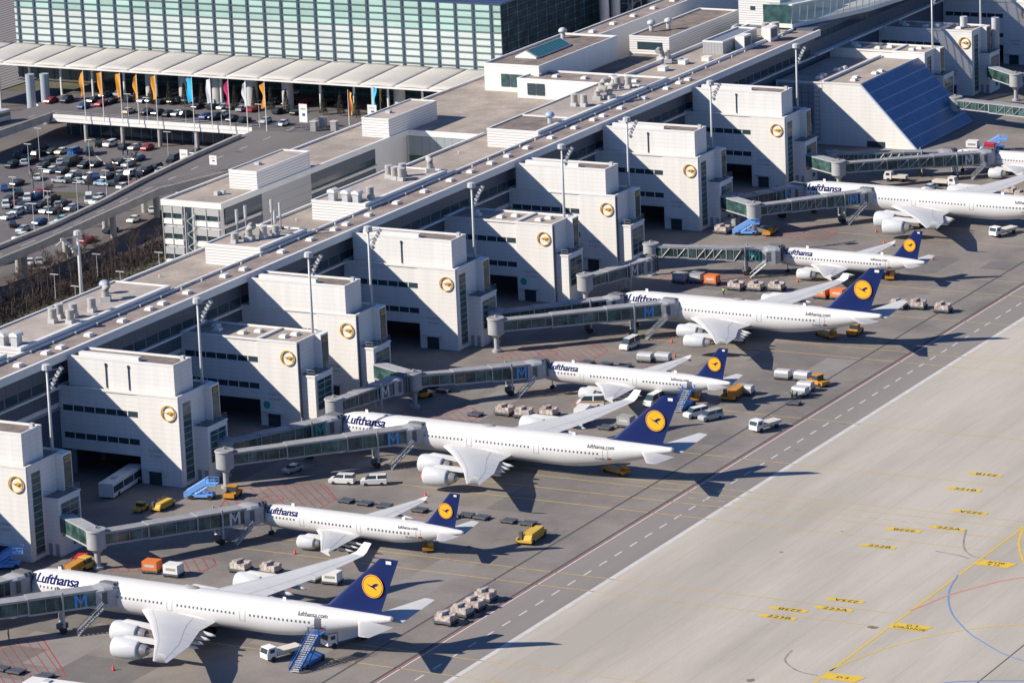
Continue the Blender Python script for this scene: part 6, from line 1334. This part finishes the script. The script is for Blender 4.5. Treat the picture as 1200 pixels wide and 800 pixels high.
# signs
def sign(x, y, z, w, h, zt, label, txt=None):
    r = empty('sign_board', (x, y, z)); tag(r, label, 'sign'); b = MB(); b.bar((0,-w*.3,0),(0,-w*.3,zt),.12); b.build('post', M['grey'], r); b = MB(); b.bar((0,w*.3,0),(0,w*.3,zt),.12); b.build('post', M['grey'], r)
    b = MB(); b.box(-.1,.1,-w/2,w/2,zt-h,zt); b.build('panel', M['white'], r); b = MB(); b.box(-.13,-.1,-w*.25,w*.1,zt-h*.65,zt-h*.5); b.build('blue_symbol', M['blue'], r)
    b = MB(); b.box(-.13,-.1,-w*.3,w*.3,zt-h*.3,zt-h*.22); b.build('text_line', M['grey'], r)
sign(873.1, 568.2+4, 0, 2.3, 4.6, 7.8, 'tall white direction board beside the ramp'); sign(858, 553.8, 6.5, 2.1, 2.3, 4.0, 'small white board with symbols on the near ramp edge'); sign(912.5, 560.5, 6, 2.4, 4.8, 6.5, 'tall white direction board on the forecourt'); sign(925.5, 547.5, 6, 2.7, 3.0, 4.5, 'white board between the two rear flags')
for i, (x, y) in enumerate([(911.0,556.5),(912.8,551.5),(916,556.8)]):
    r = empty('ticket_booth', (x, y, 6)); tag(r, ['grey ticket booth right of the tall forecourt board','small grey ticket booth near the black red and gold flag','thin grey ticket post behind the booths'][i], 'booth', 'ticket booths on the forecourt'); MB().box(-.7,.7,-.8,.8,0,2.4).build('casing', M['concd'], r); MB().box(-.85,.85,-.95,.95,2.4,2.6).build('roof', M['lgrey'], r)
# trees: bare, with a trunk, limbs and a haze of twigs
def bare_tree_mesh(h, seed, spread=.34, nt=420):
    rr = random.Random(seed); t = MB(); t.tube([(0,0,0),(rr.uniform(-.1,.1),rr.uniform(-.1,.1),h*.45),(rr.uniform(-.2,.2),rr.uniform(-.2,.2),h*.95)], .1, 6, radii=[.16,.10,.02])
    tw = MB(); limbs = []
    for k in range(16):
        z0 = h*rr.uniform(.25,.75); a = rr.uniform(0,6.283); L = h*spread*(1.15-z0/h)*rr.uniform(.7,1.2); p = Vector((0,0,z0)); q = p+Vector((math.cos(a)*L, math.sin(a)*L, L*rr.uniform(.9,1.5)))
        tw.tube([p, p.lerp(q,.5)+Vector((rr.uniform(-.1,.1),rr.uniform(-.1,.1),0)), q], .04, 4, radii=[.06,.035,.01]); limbs.append((p, q))
    for k in range(nt):
        p, q = rr.choice(limbs); s_ = p.lerp(q, rr.uniform(.25,1)); d = Vector((rr.gauss(0,1),rr.gauss(0,1),rr.gauss(.9,.7))).normalized()*rr.uniform(.35,1.0)*h*.13; e = s_+d; w = Vector((rr.uniform(-1,1),rr.uniform(-1,1),rr.uniform(-1,1))).normalized()*.035
        tw.add([s_-w, s_+w, e], [(0,1,2)])
    return t.build('trunk', M['bark'], None, link=False).data, tw.build('crown', M['twig'], None, link=False).data
TM = [bare_tree_mesh(h, s_, sp) for h, s_, sp in ((8.5,1,.30),(7.5,2,.36),(9.5,3,.26),(6.5,4,.4))]
def tree(x, y, z, k, sc, label, group, name='bare_tree'):
    r = empty(name, (x, y, z), rk.uniform(0,6)); r.scale = (sc,sc,sc*rk.uniform(.9,1.15)); tag(r, label, 'tree', group); inst('trunk', TM[k][0], r, (0,0,0)); inst('crown', TM[k][1], r, (0,0,0))
rows = [('on the lawn nearest the pier', [(736+i*7.5+rk.uniform(-2,2), 523+i*.35+rk.uniform(-1.5,1.5)) for i in range(7)]),
        ('in the middle row behind the lawn', [(730+i*4.6+rk.uniform(-1.5,1.5), 531+i*.2+rk.uniform(-1.5,1.5)) for i in range(19)]),
        ('in the dense rear row by the ramp pillars', [(728+i*4.0+rk.uniform(-1.5,1.5), 538.5+i*.25+rk.uniform(-1.8,1.8)) for i in range(16)])]
for ph, pts in rows:
    pts.sort(key=lambda p: scr(*p))
    for i, (x, y) in enumerate(pts): tree(x, y, 0, rk.randrange(4), rk.uniform(.7,1.0) if 'dense' in ph else rk.uniform(.8,1.1), '%s of the bare trees %s' % (ORD[i] if i < 20 else 'rightmost', ph), 'bare trees between pier and ramp')
b = MB(); rr = random.Random(8)
for i in range(9000):                                          # low brown undergrowth below the trees
    x = rr.uniform(715,822); y = rr.gauss(535.5,3.6); y = min(544, max(526, y)); h_ = rr.uniform(.3,1.3); a = rr.uniform(0,6.28); dx, dy = math.cos(a)*.16, math.sin(a)*.16; b.add([(x-dx,y-dy,0),(x+dx,y+dy,0),(x+rr.gauss(0,.5),y+rr.gauss(0,.5),h_)], [(0,1,2)])
tag(b.build('undergrowth', mat('brown_undergrowth', (.05,.036,.038), .95, var=.4, vs=.6)), 'low brown undergrowth below the bare trees', None, None, 'stuff')
for i, (px, y) in enumerate([(823.5,597.5),(836,588),(846.5,583.5),(826,581.5),(815,571),(866,588.5),(868,583.5),(852,604)]):
    tree(px, y, 0, i % 4, .85, '%s of the small bare trees between the parked cars' % ORD[i] if i < 20 else '', 'small bare trees in the car park', 'car_park_tree')
cpt = [o for o in bpy.data.objects if o.name.startswith('car_park_tree')]; cpt.sort(key=lambda o: scr(o.location.x, o.location.y))
for i, o in enumerate(cpt): o['label'] = '%s of the small bare trees between the parked cars' % ORD[i]
def cone_tree_mesh(seed):
    rr = random.Random(seed); b = MB()
    for k in range(1500):
        z = rr.uniform(.3,1)**1.0*6.2; z = rr.uniform(.5,6.4); R = 1.25*(1-z/6.8)+.05; a = rr.uniform(0,6.283); q = R*math.sqrt(rr.uniform(.2,1)); p = Vector((q*math.cos(a), q*math.sin(a), z)); d = Vector((rr.gauss(0,1),rr.gauss(0,1),rr.gauss(.6,1))).normalized()*.32; w = Vector((rr.gauss(0,1),rr.gauss(0,1),rr.gauss(0,1))).normalized()*.09
        b.add([p-w, p+w, p+d], [(0,1,2)])
    return b.build('crown', M['conifer'], None, link=False).data, MB().cyl(0,0,0,5,.1,.03,6).build('trunk', M['bark'], None, link=False).data
CT = [cone_tree_mesh(31), cone_tree_mesh(32)]
cps = [(929.5, 634-i*5.3) for i in range(16)]
for i, (x, y) in enumerate(cps):
    if i in (7, 12): continue
    r = empty('conical_tree', (x+rk.uniform(-.8,.8), y, 6), rk.uniform(0,6)); tag(r, '%s of the dark conical trees before the canopy' % (ORD[i]), 'tree', 'dark conical trees before the canopy'); inst('crown', CT[i%2][0], r, (0,0,0)); inst('trunk', CT[i%2][1], r, (0,0,0))
r = empty('coach', (893, 645, 6), R_(80)); tag(r, 'silver coach on the short ramp at the upper left edge', 'bus')
MB().box(-1.25,1.25,-6,6,.4,1.6).build('body', M['lgrey'], r); MB().box(-1.2,1.2,-5.95,5.95,1.6,2.6).build('windows', M['darkglass'], r); MB().box(-1.25,1.25,-6,6,2.6,3.2).build('roof', M['lgrey'], r)
# ------------------------------------------------------------ haze
if HAZE > 0:
    b = MB(); b.box(-60, 1760, -60, 1260, -1.3, HGT+30); hz_ = b.build('haze', None, None); tag(hz_, None, None, None, 'stuff'); hz_['label'] = 'thin blue haze over the whole airfield'
    hm_ = bpy.data.materials.new('haze_air'); hm_.use_nodes = True; n = hm_.node_tree
    for q in list(n.nodes): n.nodes.remove(q)
    out = n.nodes.new('ShaderNodeOutputMaterial'); pv = n.nodes.new('ShaderNodeVolumePrincipled'); pv.inputs['Color'].default_value = (.66,.78,1,1); pv.inputs['Density'].default_value = HAZE; pv.inputs['Anisotropy'].default_value = .0
    n.links.new(pv.outputs[0], out.inputs['Volume']); hz_.data.materials.clear(); hz_.data.materials.append(hm_)
